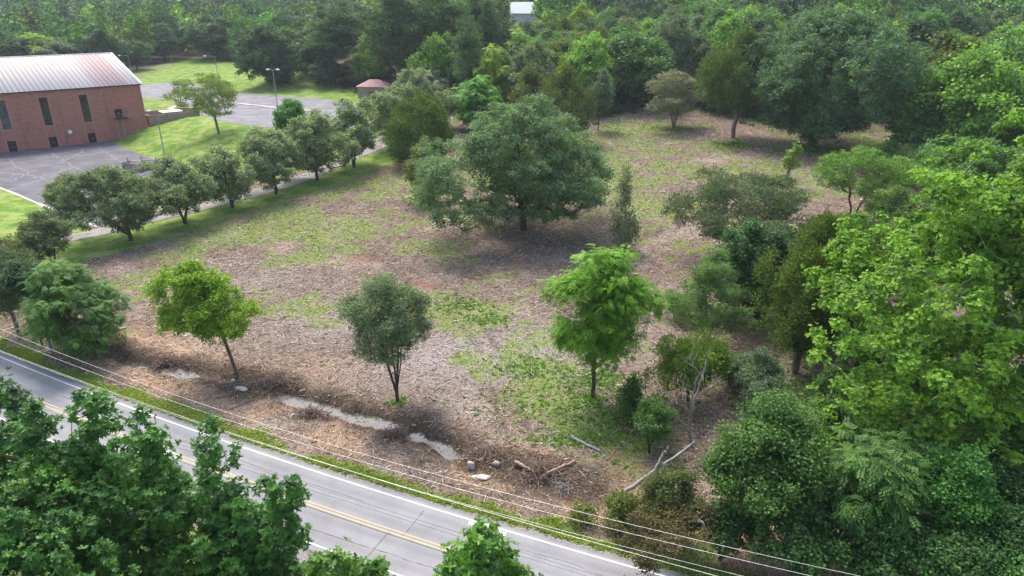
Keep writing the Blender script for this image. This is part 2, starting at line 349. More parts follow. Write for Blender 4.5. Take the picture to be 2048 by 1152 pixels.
n1 = fbm(X*.11+2, Y*.11, 3); n2 = fbm(X*.42+7, Y*.42+3, 3); ns = fbm((X*.8+Y*.6)*.16+20, (Y*.8-X*.6)*.75, 3)
gn = .42*n1+.33*n2+.25*ns
thr = .78-dens*.62
grass = ss(thr-.09, thr+.08, gn)*(.55+.45*ss(.35, .6, fbm(X*1.4, Y*1.4+30, 2)))
ro = roadoff(X, Y)
verge = ss(.8, 1.1, ro+(fbm(X*.9, Y*.9, 2)-.5)*.7)*(1-ss(1.5, 2.7, ro+(fbm(X*.35+50, Y*.35, 3)-.5)*3.2)); verge2 = 1-ss(-8.6, -7.8, ro)
lawn = np.maximum(lawn, verge2*.8); vg = verge*(.45+.5*ss(.4, .6, fbm(X*.8+5, Y*.8, 2)))
gravel = (ss(.1, .3, ro)*(1-ss(.8, 1.25, ro+(fbm(X*1.5, Y*1.5, 2)-.5)*.9))); gravel = np.maximum(gravel, ss(-8.2, -7.6, ro)*(1-ss(-7, -6.6, ro)))
pale = np.clip(ss(2, 4, ro)*(1-ss(6.5, 12, ro))*ss(-60, -35, X)*ss(.28, .5, fbm(X*.3, Y*.3+8, 2))*1.5+blobs([(330, 680, 6, 4, .6), (640, 740, 5, 3, .5)]), 0, 1)
grey = np.clip(blobs([(900, 720, 9, 6, .7), (1120, 690, 12, 6, .5), (640, 640, 8, 5, .4), (520, 560, 6, 5, .3)]), 0, .85)
dcr, parc = dseg(X, Y, CREEK)
dark_ground = np.clip(ss(3.5, 6.5, ro)*(1-ss(1.2, 3.6, dcr+(fbm(X*.6, Y*.6+70, 2)-.5)*2.5))*.9+blobs([(1080, 950, 5, 2.5, .9), (500, 770, 4, 2.5, .5), (1050, 480, 11, 7, .35), (480, 760, 5, 2.5, .5), (1180, 960, 4, 2, .5)]), 0, 1)  # dark soil along the creek; also a darker oval under the broad tree
rut = np.zeros_like(X)
for px in ([(640, 745), (760, 690), (930, 560), (1010, 500), (1180, 430), (1290, 340)], [(330, 560), (480, 480), (640, 430), (760, 370), (800, 340)], [(1050, 900), (1000, 760), (960, 660), (780, 520), (640, 440)], [(1120, 640), (1240, 560), (1320, 440), (1420, 330)]):
    L_ = smoothline([G(u, v)[:2] for u, v in px], 40); N_ = normals2(L_)
    for o_ in (-.95, .95): d_, _ = dseg(X, Y, [tuple(p) for p in L_+N_*o_]); rut = np.maximum(rut, np.exp(-(d_/.42)**2)*ss(.3, .55, fbm(X*.2+60, Y*.2, 2)))
dark_ground = np.maximum(dark_ground, rut*.55)
red = np.clip(blobs([(845, 570, 1.7, 1.1, 1.5), (582, 494, 1.6, 1.0, 1.2), (720, 520, 2.2, 1.6, .5), (600, 725, 3, 1.3, .4)])*ss(.3, .5, n2)*1.3, 0, 1)
FEDGE = [(-400, 150), (200, 150), (265, 141), (345, 119), (380, 116), (480, 124), (620, 150), (720, 178), (800, 205), (900, 225), (1000, 235), (1100, 240), (1200, 236), (1290, 205), (1400, 215), (1500, 240), (1640, 262), (1750, 232), (1810, 225), (1870, 300), (2100, 380), (2500, 430)]
FU = np.array([p[0] for p in FEDGE], float); FV = np.array([p[1] for p in FEDGE], float)
FLINE = np.array([G(u, v)[:2] for u, v in FEDGE])            # the edge of the wood on the ground
WOOD = [tuple(p) for p in FLINE]+[(1500, 300), (2500, 3500), (-2500, 3500), (-1500, 300)]
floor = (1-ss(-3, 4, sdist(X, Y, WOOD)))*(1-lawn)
grass = grass*(1-dark_ground*.7)*(1-ss(0, .5, red)); 
attrs = dict(grass=np.maximum(grass, vg*.9), lawn=lawn, gravel=gravel, pale=pale, grey=grey, dark_ground=dark_ground, red=red, floor=floor)
nx, ny = len(gx), len(gy); idx = np.arange(nx*ny).reshape(ny, nx)
quads = np.stack([idx[:-1, :-1].ravel(), idx[:-1, 1:].ravel(), idx[1:, 1:].ravel(), idx[1:, :-1].ravel()], 1)
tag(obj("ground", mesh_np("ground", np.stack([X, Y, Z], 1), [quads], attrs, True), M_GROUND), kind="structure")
def samp(a, x, y):                                           # attribute at a point
    i = np.clip(np.searchsorted(gx, x), 0, nx-1); j = np.clip(np.searchsorted(gy, y), 0, ny-1); return a.reshape(ny, nx)[j, i]
def zsamp(x, y):
    i = np.clip(np.searchsorted(gx, x)-1, 0, nx-2); j = np.clip(np.searchsorted(gy, y)-1, 0, ny-2); Zg = Z.reshape(ny, nx)
    a = (x-gx[i])/(gx[i+1]-gx[i]); b = (y-gy[j])/(gy[j+1]-gy[j])
    return Zg[j, i]*(1-a)*(1-b)+Zg[j, i+1]*a*(1-b)+Zg[j+1, i]*(1-a)*b+Zg[j+1, i+1]*a*b

# ------------------------------------------------------------------ roads, lots, water
def ribbon(name, line, nrm, offs, z, mat, parent=None, zfun=None):
    offs = np.asarray(offs, float); k = len(offs); m = len(line)
    P = line[:, None, :]+nrm[:, None, :]*offs[None, :, None]
    zz = np.full((m, k), z) if zfun is None else zfun(P[..., 0], P[..., 1])+z
    V = np.concatenate([P, zz[..., None]], 2).reshape(-1, 3); i = np.arange(m*k).reshape(m, k)
    F = np.stack([i[:-1, :-1].ravel(), i[1:, :-1].ravel(), i[1:, 1:].ravel(), i[:-1, 1:].ravel()], 1)
    return obj(name, mesh_np(name, V, [F], None, True), mat, parent)
road = ribbon("road", RLINE, RNRM, list(np.linspace(-2*LANE-.55, .42, 29)), .03, M_ROAD); tag(road, kind="structure")
for nm, c, w, mt in (("edge_line", 0, .11, M_PAINTW), ("edge_line", -2*LANE, .11, M_PAINTW), ("centre_line", -LANE+.14, .1, M_PAINTY), ("centre_line", -LANE-.14, .1, M_PAINTY)):
    ribbon(nm, RLINE, RNRM, [c-w/2, c+w/2], .038, mt, road)
def fontmesh(name, txt, size, mat, parent):
    c = bpy.data.curves.new(name, 'FONT'); c.body = txt; c.size = size; c.offset = .006; o = bpy.data.objects.new(name, c); COL.objects.link(o)
    me = bpy.data.meshes.new_from_object(o.evaluated_get(bpy.context.evaluated_depsgraph_get())); bpy.data.objects.remove(o)
    me.name = name; me.materials.clear(); q = obj(name, me, mat, parent); return q
a = plane(934, 1046, .04); b = plane(1012, 1071, .04)
ofs = np.linspace(-2*LANE-.55, .42, 29); trk = np.zeros(29)
for c_ in (-.8, -2.3, -LANE-.8, -LANE-2.3): trk += np.exp(-((ofs-c_)/.35)**2)
trk[0] = trk[-1] = 1.6
at_ = road.data.attributes.new("wear", 'FLOAT', 'POINT'); at_.data.foreach_set("value", np.tile(trk, len(RLINE)).astype(np.float32))
def rcrack(x0, x1, o0, o1, w_, seed):
    g_ = np.random.default_rng(seed); xs = np.linspace(x0, x1, 60); oo = np.linspace(o0, o1, 60)+np.cumsum(g_.normal(0, .05, 60)); i_ = np.interp(xs, RXS, np.arange(len(RXS))).astype(int); P = RLINE[i_]+RNRM[i_]*oo[:, None]; P = smoothline(P, 60); n_ = normals2(P); ww = w_*g_.uniform(.4, 1.4, 60)
    V_ = np.concatenate([np.c_[P+n_*ww[:, None]/2, np.full(60, .0345)], np.c_[P-n_*ww[:, None]/2, np.full(60, .0345)]]); k_ = np.arange(59); obj("tar_line", mesh_np("tar_line", V_, [np.stack([k_, k_+60, k_+61, k_+1], 1)]), M_TAR, road)
for a_ in ((-40, -10, -1.6, -1.2, .05, 1), (-14, 6, -5.2, -4.6, .05, 2), (-2, 10, -.9, -1.5, .04, 3), (-30, -24, -6, .2, .05, 4), (-6.5, -5.5, -6, .2, .05, 5)): rcrack(*a_)
w = fontmesh("spray_writing", "W5 T36 06 N6", .46, M_SPRAY, road); w.location = (a[0], a[1]-.1, .039); w.rotation_euler = (0, 0, math.atan2(b[1]-a[1], b[0]-a[0])); w.scale = (1.0, 1.25, 1)
def sheet(name, poly, z, mat, parent=None):
    me = bpy.data.meshes.new(name); me.from_pydata([(x, y, z) for x, y in poly], [], [tuple(range(len(poly)))]); me.update(); return obj(name, me, mat, parent)
lowlot = sheet("lower_parking_lot", LOWLOT, LOWZ+.03, M_LOTA); tag(lowlot, kind="structure")
uplot = sheet("upper_parking_lot", UPLOT, UPZ+.03, M_LOTB); tag(uplot, kind="structure")
dl = smoothline([G(u, v)[:2] for u, v in DRIVE], 160); dn = normals2(dl)
dr = ribbon("driveway", dl, dn, [-2.2, -1.1, 0, 1.1, 2.2], .06, M_DRIVE, None, zsamp); tag(dr, kind="structure")
def crack(px, z, w, parent, mat=M_CRACK, jit=.25, name="sealed_crack"):
    P = np.array([plane(u, v, z)[:2] for u, v in px]); L = smoothline(P, 40); L = L+RNG.normal(0, jit, L.shape)*.6
    wv = w*(.5+RNG.random(len(L))); n = normals2(L); V = np.concatenate([np.c_[L+n*wv[:, None]/2, np.full(len(L), z+.038)], np.c_[L-n*wv[:, None]/2, np.full(len(L), z+.038)]]); m = len(L); i = np.arange(m-1)
    return obj(name, mesh_np(name, V, [np.stack([i, i+m, i+m+1, i+1], 1)]), mat, parent)
for px in ([(20, 318), (35, 335), (60, 345), (20, 365)], [(150, 292), (168, 302), (150, 312), (110, 330), (60, 332)], [(60, 360), (150, 335), (215, 318), (300, 330)], [(100, 305), (140, 330), (190, 352), (240, 372)], [(0, 345), (70, 352), (130, 372), (200, 385)], [(40, 372), (110, 352), (190, 338), (255, 344)], [(200, 295), (230, 318), (262, 335)], [(0, 330), (90, 318), (200, 300)], [(110, 402), (160, 372), (220, 350)]):
    crack(px, LOWZ, .30, lowlot, jit=.4)
for px in ([(500, 240), (560, 225), (640, 222)], [(520, 250), (600, 235), (690, 240)], [(320, 180), (420, 195), (520, 203)], [(460, 232), (520, 222), (560, 235)], [(330, 172), (440, 188)]):
    crack(px, UPZ, .3, uplot)
crack([(-150, 338), (0, 375), (138, 433), (172, 444), (200, 456)], LOWZ, .5, lowlot, M_CONC, .03, "concrete_edge")
# raised island strip and pale walk on the upper lot
isl = smoothline([plane(u, v, UPZ)[:2] for u, v in [(478, 208), (520, 212), (556, 217), (600, 221), (640, 222)]], 30); ni = normals2(isl)
V = []; 
mb = MB()
for i in range(len(isl)-1):
    a0, a1 = isl[i]-ni[i]*.9, isl[i]+ni[i]*.9; b0, b1 = isl[i+1]-ni[i+1]*.9, isl[i+1]+ni[i+1]*.9; z0, z1 = UPZ+.02, UPZ+.17
    mb.add([(*a0, z0), (*a1, z0), (*b1, z0), (*b0, z0), (*a0, z1), (*a1, z1), (*b1, z1), (*b0, z1)], [(4, 5, 6, 7), (0, 4, 7, 3), (1, 2, 6, 5)])
k = mb.build("kerb", M_PINKCONC); tag(k, kind="structure")
wk = smoothline([plane(u, v, UPZ)[:2] for u, v in [(372, 206), (358, 210), (340, 217), (330, 222)]], 20)
tag(ribbon("path", wk, normals2(wk), [-.9, .9], .04, M_CONC, None, zsamp), kind="structure")
wk = smoothline([plane(u, v, .2)[:2] for u, v in [(-20, 478), (6, 492), (30, 512)]], 12)
tag(ribbon("path", wk, normals2(wk), [-.7, .7], .07, M_CONC, None, zsamp), kind="structure")
cl = smoothline(np.array(CREEK)[:17], 220); tag(ribbon("water", cl, normals2(cl), [-2.1, -1, 0, 1, 2.1], -.60, watermat()), kind="structure")
#@@BUILDING
# ------------------------------------------------------------------ the brick hall
A0 = plane(22, 304, LOWZ); B0 = plane(185, 286, LOWZ); wd = (B0-A0)/np.linalg.norm(B0-A0); wn = np.array([wd[1], -wd[0], 0])    # wn: outwards, to the camera
def on_wall(u, v, off=0.0):
    d = ray(u, v); o = A0+wn*off; t = ((o-CAM)@wn)/(d@wn); p = CAM+d*t; return float((p-A0)@wd), float(p[2])
S1, ZE = on_wall(279, 168)
S0 = -34.0
# ridge end: on the gable plane through the corner
corner = A0+wd*S1
d = ray(220, 107); t = ((corner-CAM)@wd)/(d@wd); rp = CAM+d*t; HALF = float(-(rp-corner)@wn); ZR = float(rp[2])
HALF = min(max(HALF, 8), 26)
hall = empty("brick_hall", (*A0[:2], LOWZ), math.atan2(wd[1], wd[0]), "long red brick hall with a white and pink ribbed metal roof by the lower lot", "building")
zl = lambda z: z-LOWZ
def rect(pxs):
    ps = [on_wall(u, v) for u, v in pxs]; return min(p[0] for p in ps), max(p[0] for p in ps), zl(min(p[1] for p in ps)), zl(max(p[1] for p in ps))
def wr(u0, vt, u1, vb):                                       # left top and right bottom corners
    s0, z1 = on_wall(u0, vt); s1, z0 = on_wall(u1, vb); return s0, s1, zl(z0), zl(z1)
wins = [wr(76.5, 196, 107, 250), wr(156.5, 189, 185, 241)]
dW = wins[1][0]-wins[0][0]; w0 = wins[0]; wins = [(w0[0]-dW*k, w0[1]-dW*k, w0[2], w0[3]) for k in (3, 2, 1)]+[w0, (wins[1][0], wins[0][1]+dW, w0[2], w0[3])]
doors = [(a, b, .02, 2.45) for a, b, c, d_ in wins]
updoor = wr(228, 219, 247, 234)
ops = wins+doors+[updoor]
def facade(mb, s0, s1, z0, z1, ops, dep):
    ss_ = sorted({s0, s1, *[o[0] for o in ops], *[o[1] for o in ops]}); zs_ = sorted({z0, z1, *[o[2] for o in ops], *[o[3] for o in ops]})
    for i in range(len(ss_)-1):
        for j in range(len(zs_)-1):
            cs, cz = (ss_[i]+ss_[i+1])/2, (zs_[j]+zs_[j+1])/2
            if any(o[0] < cs < o[1] and o[2] < cz < o[3] for o in ops): continue
            mb.add([(ss_[i], 0, zs_[j]), (ss_[i+1], 0, zs_[j]), (ss_[i+1], 0, zs_[j+1]), (ss_[i], 0, zs_[j+1])], [(0, 1, 2, 3)])
    for a, b, c, e in ops:
        for q in ([(a, 0, c), (a, dep, c), (a, dep, e), (a, 0, e)], [(b, 0, c), (b, 0, e), (b, dep, e), (b, dep, c)], [(a, 0, c), (b, 0, c), (b, dep, c), (a, dep, c)], [(a, 0, e), (a, dep, e), (b, dep, e), (b, 0, e)]): mb.add(q, [(0, 1, 2, 3)])
HZ = zl(ZE); HR = zl(ZR); D2 = 2*HALF
mb = MB(); facade(mb, S0, S1, -1.0, HZ, ops, .28)
mb.add([(S1, 0, -1), (S1, D2, -1), (S1, D2, HZ), (S1, HALF, HR-.15), (S1, 0, HZ)], [(0, 1, 2, 3, 4)])
mb.add([(S0, 0, -1), (S0, D2, -1), (S0, D2, HZ), (S0, HALF, HR-.15), (S0, 0, HZ)], [(4, 3, 2, 1, 0)])
mb.add([(S0, D2, -1), (S1, D2, -1), (S1, D2, HZ), (S0, D2, HZ)], [(3, 2, 1, 0)])
mb.build("wall", M_BRICK, hall)
# roof: panels between raised seams, each panel with its own paint
np_ = 62; pw = (S1+.5-S0+.3)/np_; RV = []; RF = []; RCOL = []
rr = np.random.default_rng(5)
for side in (0, 1):
    for i in range(np_):
        s = S0-.3+i*pw; c = np.array([.63, .565, .515])*(.93+.07*rr.random())
        j = np_-i
        if 4 <= j <= 8: c = np.array([.54, .385, .36])*(.95+.1*rr.random())
        elif j in (9, 10): c = np.array([.57, .455, .43])
        elif j in (12, 14): c = np.array([.64, .56, .55])
        elif j in (30, 33) or j == 50: c = np.array([.46, .40, .38])
        y0, z0 = (-.45, HZ-.02) if side == 0 else (D2+.45, HZ-.02); y1, z1 = HALF, HR
        def pt(s_, f, up): return (s_, y0+(y1-y0)*f, z0+(z1-z0)*f+up)
        for a_, b_, up in ((s, s+pw*.86, .10), (s+pw*.86, s+pw, .19)):
            n0 = len(RV); RV += [pt(a_, 0, up), pt(b_, 0, up), pt(b_, 1, up), pt(a_, 1, up), pt(a_, 0, 0), pt(b_, 0, 0), pt(b_, 1, 0), pt(a_, 1, 0)]
            RF += [(n0, n0+1, n0+2, n0+3), (n0+4, n0+5, n0+1, n0), (n0+5, n0+6, n0+2, n0+1), (n0+7, n0+4, n0, n0+3)]
            RCOL += [c*(1 if up < .15 else .8)]*8
roof = obj("roof", mesh_np("roof", RV, [np.array(RF)], {"col": np.array(RCOL)}), M_ROOF, hall)
mb = MB()
for y0, y1 in ((-.47, HALF), (D2+.47, HALF)):
    mb.add([(S1+.22, y0, HZ-.3), (S1+.5, y0, HZ-.3), (S1+.5, y1, HR-.25), (S1+.22, y1, HR-.25), (S1+.22, y0, HZ+.26), (S1+.5, y0, HZ+.26), (S1+.5, y1, HR+.28), (S1+.22, y1, HR+.28)], [(0, 1, 2, 3), (4, 7, 6, 5), (0, 4, 5, 1), (1, 5, 6, 2), (0, 3, 7, 4)])
mb.build("barge_board", M_WHITE, roof)
mb = MB(); mb.box((S0-.3, HALF-.25, HR+.12), (S1+.5, HALF+.25, HR+.24)); mb.build("ridge_cap", M_WHITE, roof)
mb = MB(); mb.box((S0-.3, -.52, HZ-.22), (S1+.2, -.36, HZ+.06)); mb.build("gutter", M_FASCIA, roof)
for s in [wins[3][1]+2.1+dW*k for k in (-3, -2, -1, 0)]+[updoor[0]-1.6]:
    MB().tube([(s, -.1, -.2), (s, -.1, HZ-.2)], .07, 8).build("downpipe", M_TRIM, hall)
for i, (a, b, c, e) in enumerate(wins):
    mb = MB(); 
    for x0, x1, z0, z1 in ((a-.42, a-.02, .0, e+.42), (b+.02, b+.42, 0, e+.42), (a-.02, b+.02, e+.02, e+.42), (a-.02, b+.02, c-.42, c-.02)): mb.box((x0, -.045, z0), (x1, .05, z1))
    mb.build("brick_band", M_TRIM, hall)
    mb = MB(); fw = .07; mid = (a+b)/2
    for x0, x1, z0, z1 in ((a, a+fw, c, e), (b-fw, b, c, e), (a+fw, b-fw, c, c+fw), (a+fw, b-fw, e-fw, e), (mid-fw/2, mid+fw/2, c+fw, e-fw)): mb.box((x0, .12, z0), (x1, .22, z1))
    for k in (.35, .62): zc = c+(e-c)*k; mb.box((a+fw, .14, zc-.05), (mid-fw/2, .2, zc+.05)); mb.box((mid+fw/2, .14, zc-.05), (b-fw, .2, zc+.05))
    wo = mb.build("window", M_FRAME, hall); MB().box((a, .2, c), (b, .24, e)).build("pane", M_GLASSB if i < 3 else M_GLASS, wo)
for a, b, c, e in doors+[updoor]:
    mid = (a+b)/2; mb = MB().box((a, .14, c), (mid-.015, .22, e)); 
    if b-a > 1.4: mb.box((mid+.015, .14, c), (b, .22, e))
    else: mb.box((mid-.015, .14, c), (b, .22, e))
    do = mb.build("door", M_DOOR, hall)
    for x0 in (mid-.22, mid+.14): MB().box((x0, .08, c+.95), (x0+.08, .135, c+1.2)).build("handle", M_STEEL, do)
s, z = on_wall(139, 263); mb = MB()
for i in range(6):
    r0, r1 = .5*math.sin(i/6*1.35), .5*math.sin((i+1)/6*1.35)
    for k in range(14):
        t0, t1 = 2*math.pi*k/14, 2*math.pi*(k+1)/14; y0, y1 = -.35-.18*(1-math.cos(i/6*1.35)), -.35-.18*(1-math.cos((i+1)/6*1.35))
        mb.add([(s+r0*math.cos(t0), y0, zl(z)+r0*math.sin(t0)), (s+r1*math.cos(t0), y1, zl(z)+r1*math.sin(t0)), (s+r1*math.cos(t1), y1, zl(z)+r1*math.sin(t1)), (s+r0*math.cos(t1), y0, zl(z)+r0*math.sin(t1))], [(0, 1, 2, 3)])
mb.tube([(s, 0, zl(z)-.1), (s, -.36, zl(z))], .05, 6); mb.build("dish", M_WHITE, hall)
# landing with railings by the upper door
lz = updoor[2]; la, lb = updoor[0]-.5, updoor[1]+.6
land = empty("entrance_landing", hall.location, hall.rotation_euler[2], "grey raised landing with railings outside the upper side door of the brick hall", "landing")
MB().box((la, -2.2, lz-.22), (lb, -.05, lz-.03)).build("deck", M_FASCIA, land)
for x in (la+.1, (la+lb)/2): MB().tube([(x, -2.1, -1), (x, -2.1, lz-.2)], .07, 8).build("post", M_GALV, land)
mb = MB()
for zz in (.55, 1.05): mb.tube([(la, -2.15, lz+zz), (S1+3.5, -2.15, lz+zz)], .022, 6); mb.tube([(la, -2.15, lz+zz), (la, -.1, lz+zz)], .035, 6)
mb.build("handrail", M_GALV, land)
x = la
while x < S1+3.6: MB().tube([(x, -2.15, lz-.02), (x, -2.15, lz+1.08)], .03, 6).build("rail_post", M_GALV, land); x += 1.7
# plant enclosure past the gable corner
pe = plane(345, 226, UPZ-1.2); 
enc = empty("plant_enclosure", (*(A0+wd*(S1+.8)+wn*-1.0)[:2], LOWZ), hall.rotation_euler[2], "low tan brick enclosure holding a cooling unit beside the brick hall's far corner", "enclosure")
ez = UPZ-LOWZ+1.25; mb = MB()
for q in (((0, 0, 0), (13, .35, ez)), ((0, 9, 0), (13, 9.35, ez)), ((12.65, .35, 0), (13, 9, ez)), ((0, .35, 0), (.35, 9, ez))): mb.box(*q)
mb.build("wall", M_TAN, enc)
mb = MB().box((.35, .35, 0), (12.65, 9, ez-1.6)); mb.build("roof_deck", M_LOTA, enc)
cu = empty("cooling_unit", (0, 0, 0), 0, "white topped cooling unit with a dark louvre inside the tan brick enclosure", "cooling unit"); cu.location = enc.matrix_basis @ Vector((6.4, 2.2, ez-1.6)); cu.rotation_euler = enc.rotation_euler
MB().box((-2.4, -1.2, 0), (2.4, 2.6, 1.75)).build("casing", M_TAN, cu); MB().box((-2.6, -1.4, 1.75), (2.6, 2.8, 1.95)).build("lid", M_WHITE, cu, bevel=.04)
mb = MB()
for i in range(5): mb.box((-2.0, -1.28, .55+.22*i), (2.0, -1.2, .70+.22*i))
mb.build("louvre", M_DOOR, cu)
# ------------------------------------------------------------------ pink-roofed shed
sp_ = plane(716, 193, UPZ); shed = empty("brick_shed", (*sp_[:2], UPZ-.1), -.14, "small tan brick shed with a pink hipped roof at the edge of the woods", "shed")
sw, sdp, sh = 10.0, 6.0, 3.3
mb = MB(); facade(mb, 0, sw, -.6, sh, [(5.8, 7.0, .02, 2.1)], .2); mb.add([(0, sdp, -.6), (sw, sdp, -.6), (sw, sdp, sh), (0, sdp, sh)], [(3, 2, 1, 0)]); mb.add([(0, 0, -.6), (0, sdp, -.6), (0, sdp, sh), (0, 0, sh)], [(3, 2, 1, 0)]); mb.add([(sw, 0, -.6), (sw, sdp, -.6), (sw, sdp, sh), (sw, 0, sh)], [(0, 1, 2, 3)])
mb.build("wall", M_TAN, shed)
MB().box((5.8, .1, .02), (7.0, .17, 2.1)).build("door", M_WHITE, shed)
o = .45; mb = MB().add([(-o, -o, sh), (sw+o, -o, sh), (sw+o, sdp+o, sh), (-o, sdp+o, sh), (3.4, sdp/2, sh+2.0), (sw-3.4, sdp/2, sh+2.0), (-o, -o, sh-.18), (sw+o, -o, sh-.18), (sw+o, sdp+o, sh-.18), (-o, sdp+o, sh-.18)], [(0, 1, 5, 4), (1, 2, 5), (2, 3, 4, 5), (3, 0, 4), (0, 6, 7, 1), (1, 7, 8, 2), (2, 8, 9, 3), (3, 9, 6, 0), (9, 8, 7, 6)])
mb.build("roof", M_REDROOF, shed)
# white roofed house far back in the wood
hp = np.array([5.8, 378.0, 0]); hp[2] = float(hgt(5.8, 378.0)); hz = z_at(4, hp[1]+6)
house = empty("white_roofed_house", (hp[0], hp[1], hz-7.5), .12, "house whose bright white roof shows above the treetops at the top of the picture", "house")
mb = MB().box((-6, 0, -8), (6, 9, 2.6)); mb.add([(-6, 0, 2.6), (-6, 9, 2.6), (-6, 4.5, 7.0)], [(0, 2, 1)]); mb.add([(6, 0, 2.6), (6, 9, 2.6), (6, 4.5, 7.0)], [(0, 1, 2)]); mb.build("wall", M_WHITE, house)
mb = MB()
for y0, y1 in ((-.8, 4.5), (9.8, 4.5)): mb.add([(-6.6, y0, 2.2), (6.6, y0, 2.2), (6.6, y1, 7.5), (-6.6, y1, 7.5), (-6.6, y0, 2.0), (6.6, y0, 2.0), (6.6, y1, 7.32), (-6.6, y1, 7.32)], [(0, 1, 2, 3), (4, 7, 6, 5), (0, 4, 5, 1), (1, 5, 6, 2), (3, 7, 4, 0)])
mb.build("roof", M_WHITEROOF, house)

# ------------------------------------------------------------------ lamp posts
def lamp(ub, vb, vt, arms, label, z=None):
    p = G(ub, vb) if z is None else plane(ub, vb, z); h = z_at(vt, p[1])-p[2]
    r = empty("street_lamp", p, 0, label, "street lamp", "lamp posts around the parking lots")
    MB().tube([(0, 0, -.3), (0, 0, h*.5), (0, 0, h-.2)], [.15, .125, .095], 10).build("pole", M_GALV, r, True)
    for s, L in arms:
        pts = [(0, 0, h-.5), (s*.25, 0, h-.12), (s*L*.5, 0, h+.02), (s*L, 0, h)]
        MB().tube(pts, [.075, .07, .06, .06], 8).build("arm", M_GALV, r, True)
        mb = MB(); 
        mb.tube([(s*(L-.1), 0, h), (s*(L+.15), 0, h+.03), (s*(L+.55), 0, h), (s*(L+.9), 0, h-.06)], [.09, .2, .26, .12], 8); mb.build("lamp_head", M_WHITE, r, True)
    return r
lamp(328, 305, 222, [(-1, 1.2)], "grey lamp post with one short arm on the grass bank by the brick hall")
lamp(555, 215, 139, [(-1, 1.0), (1, 1.0)], "tall double-armed lamp post standing on the upper parking lot island", UPZ)
lamp(437, 162, 112, [(-1, 3.4)], "lamp post with one long arm at the upper lot's back, behind the open pine", UPZ)
lamp(264, 150, 111, [(-1, 3.2)], "lamp post with one long arm rising behind the brick hall's roof end")
p = G(345, 131); h = z_at(109, p[1])-p[2]
r = empty("utility_pole", p, 0, "short bare wooden pole on the upper lawn below the dark trees", "pole"); MB().tube([(0, 0, -.3), (0, 0, h)], [.2, .15], 8).build("pole", M_TIMBER, r, True); MB().box((-.45, -.05, h-.5), (.45, .05, h-.38)).build("crossarm", M_TIMBER, r)
# ------------------------------------------------------------------ timber stack by the lower lot
def crib(ub, vb, wd_, n, label, rz, posts):
    p = G(ub, vb); r = empty("timber_stack", p, rz, label, "timber stack"); q = np.random.default_rng(ub)
    for i in range(n):
        z = .14+.24*i
        for k in range(2):
            if i % 2 == 0: a, b = (-wd_/2-.3, (k-.5)*1.9, z), (wd_/2+.3, (k-.5)*1.9, z)
            else: a, b = ((k-.5)*wd_*.9, -1.3, z), ((k-.5)*wd_*.9, 1.3, z)
            a = np.array(a)+q.normal(0, .07, 3)*[1, 1, .2]; b = np.array(b)+q.normal(0, .07, 3)*[1, 1, .2]
            MB().tube([a, b], [.14, .12], 7).build("log", M_TIMBER, r, True)
        if i % 2 == 0:
            a = np.array((-wd_/2, q.normal(0, .4), z)); b = np.array((wd_/2, q.normal(0, .4), z)); MB().tube([a, b], .12, 7).build("log", M_TIMBER, r, True)
    for x, h in posts: MB().box((x-.09, -1.2, 0), (x+.09, -1.02, h)).build("post", M_TIMBER, r)
crib(272, 341, 4.2, 8, "left, paler stack of weathered logs beside the lower parking lot", -.15, [(-.6, 2.9)])
crib(302, 337, 3.4, 8, "right, darker stack of weathered logs nearer the lamp post", .25, [(-1.2, 3.0), (1.6, 2.6)])
#@@TREES
# ------------------------------------------------------------------ trees
def unit(v): return v/(np.linalg.norm(v, axis=-1, keepdims=True)+1e-9)
TPL = {  # leaf outlines along +x (tip), width along y; fold lifts the rim
    'diamond': (np.array([(0, 0, 0), (.45, .32, .07), (1, 0, 0), (.45, -.32, .07)]), [(0, 1, 2, 3)]),
    'broad': (np.array([(0, 0, 0), (.22, .40, .08), (.72, .36, .06), (1, 0, -.05), (.72, -.36, .06), (.22, -.40, .08)]), [(0, 1, 2, 3, 4, 5)]),
    'spray': (np.array([(0, 0, 0), (.4, .17, .04), (1, 0, .05), (.4, -.17, .04)]), [(0, 1, 2, 3)]),
    'lobed': (np.array([(0, 0, 0), (.32, .27, .06), (.44, .09, .02), (.70, .25, .02), (1, 0, -.12), (.70, -.25, .02), (.44, -.09, .02), (.32, -.27, .06)]), [(0, 1, 2, 3, 4, 5, 6, 7)]),
    'maple': (np.array([(0, 0, 0), (.08, .40, .05), (.40, .27, .02), (.58, .46, .02), (1, 0, -.10), (.58, -.46, .02), (.40, -.27, .02), (.08, -.40, .05)]), [(0, 1, 2, 3, 4, 5, 6, 7)]),
}
def frond_tpl():
    V = []; F = []
    for i in range(4):
        x = .10+.21*i; dz = -.30*x*x
        for sd_ in (1, -1):
            n = len(V); V += [(x, 0, dz), (x+.02, sd_*.16, dz+.03), (x+.20, sd_*.34, dz-.07), (x+.19, sd_*.10, dz)]; F.append((n, n+1, n+2, n+3))
    n = len(V); V += [(.9, 0, -.25), (1.02, .09, -.32), (1.25, 0, -.48), (1.02, -.09, -.32)]; F.append((n, n+1, n+2, n+3))
    return np.array(V), F
TPL['frond'] = frond_tpl()
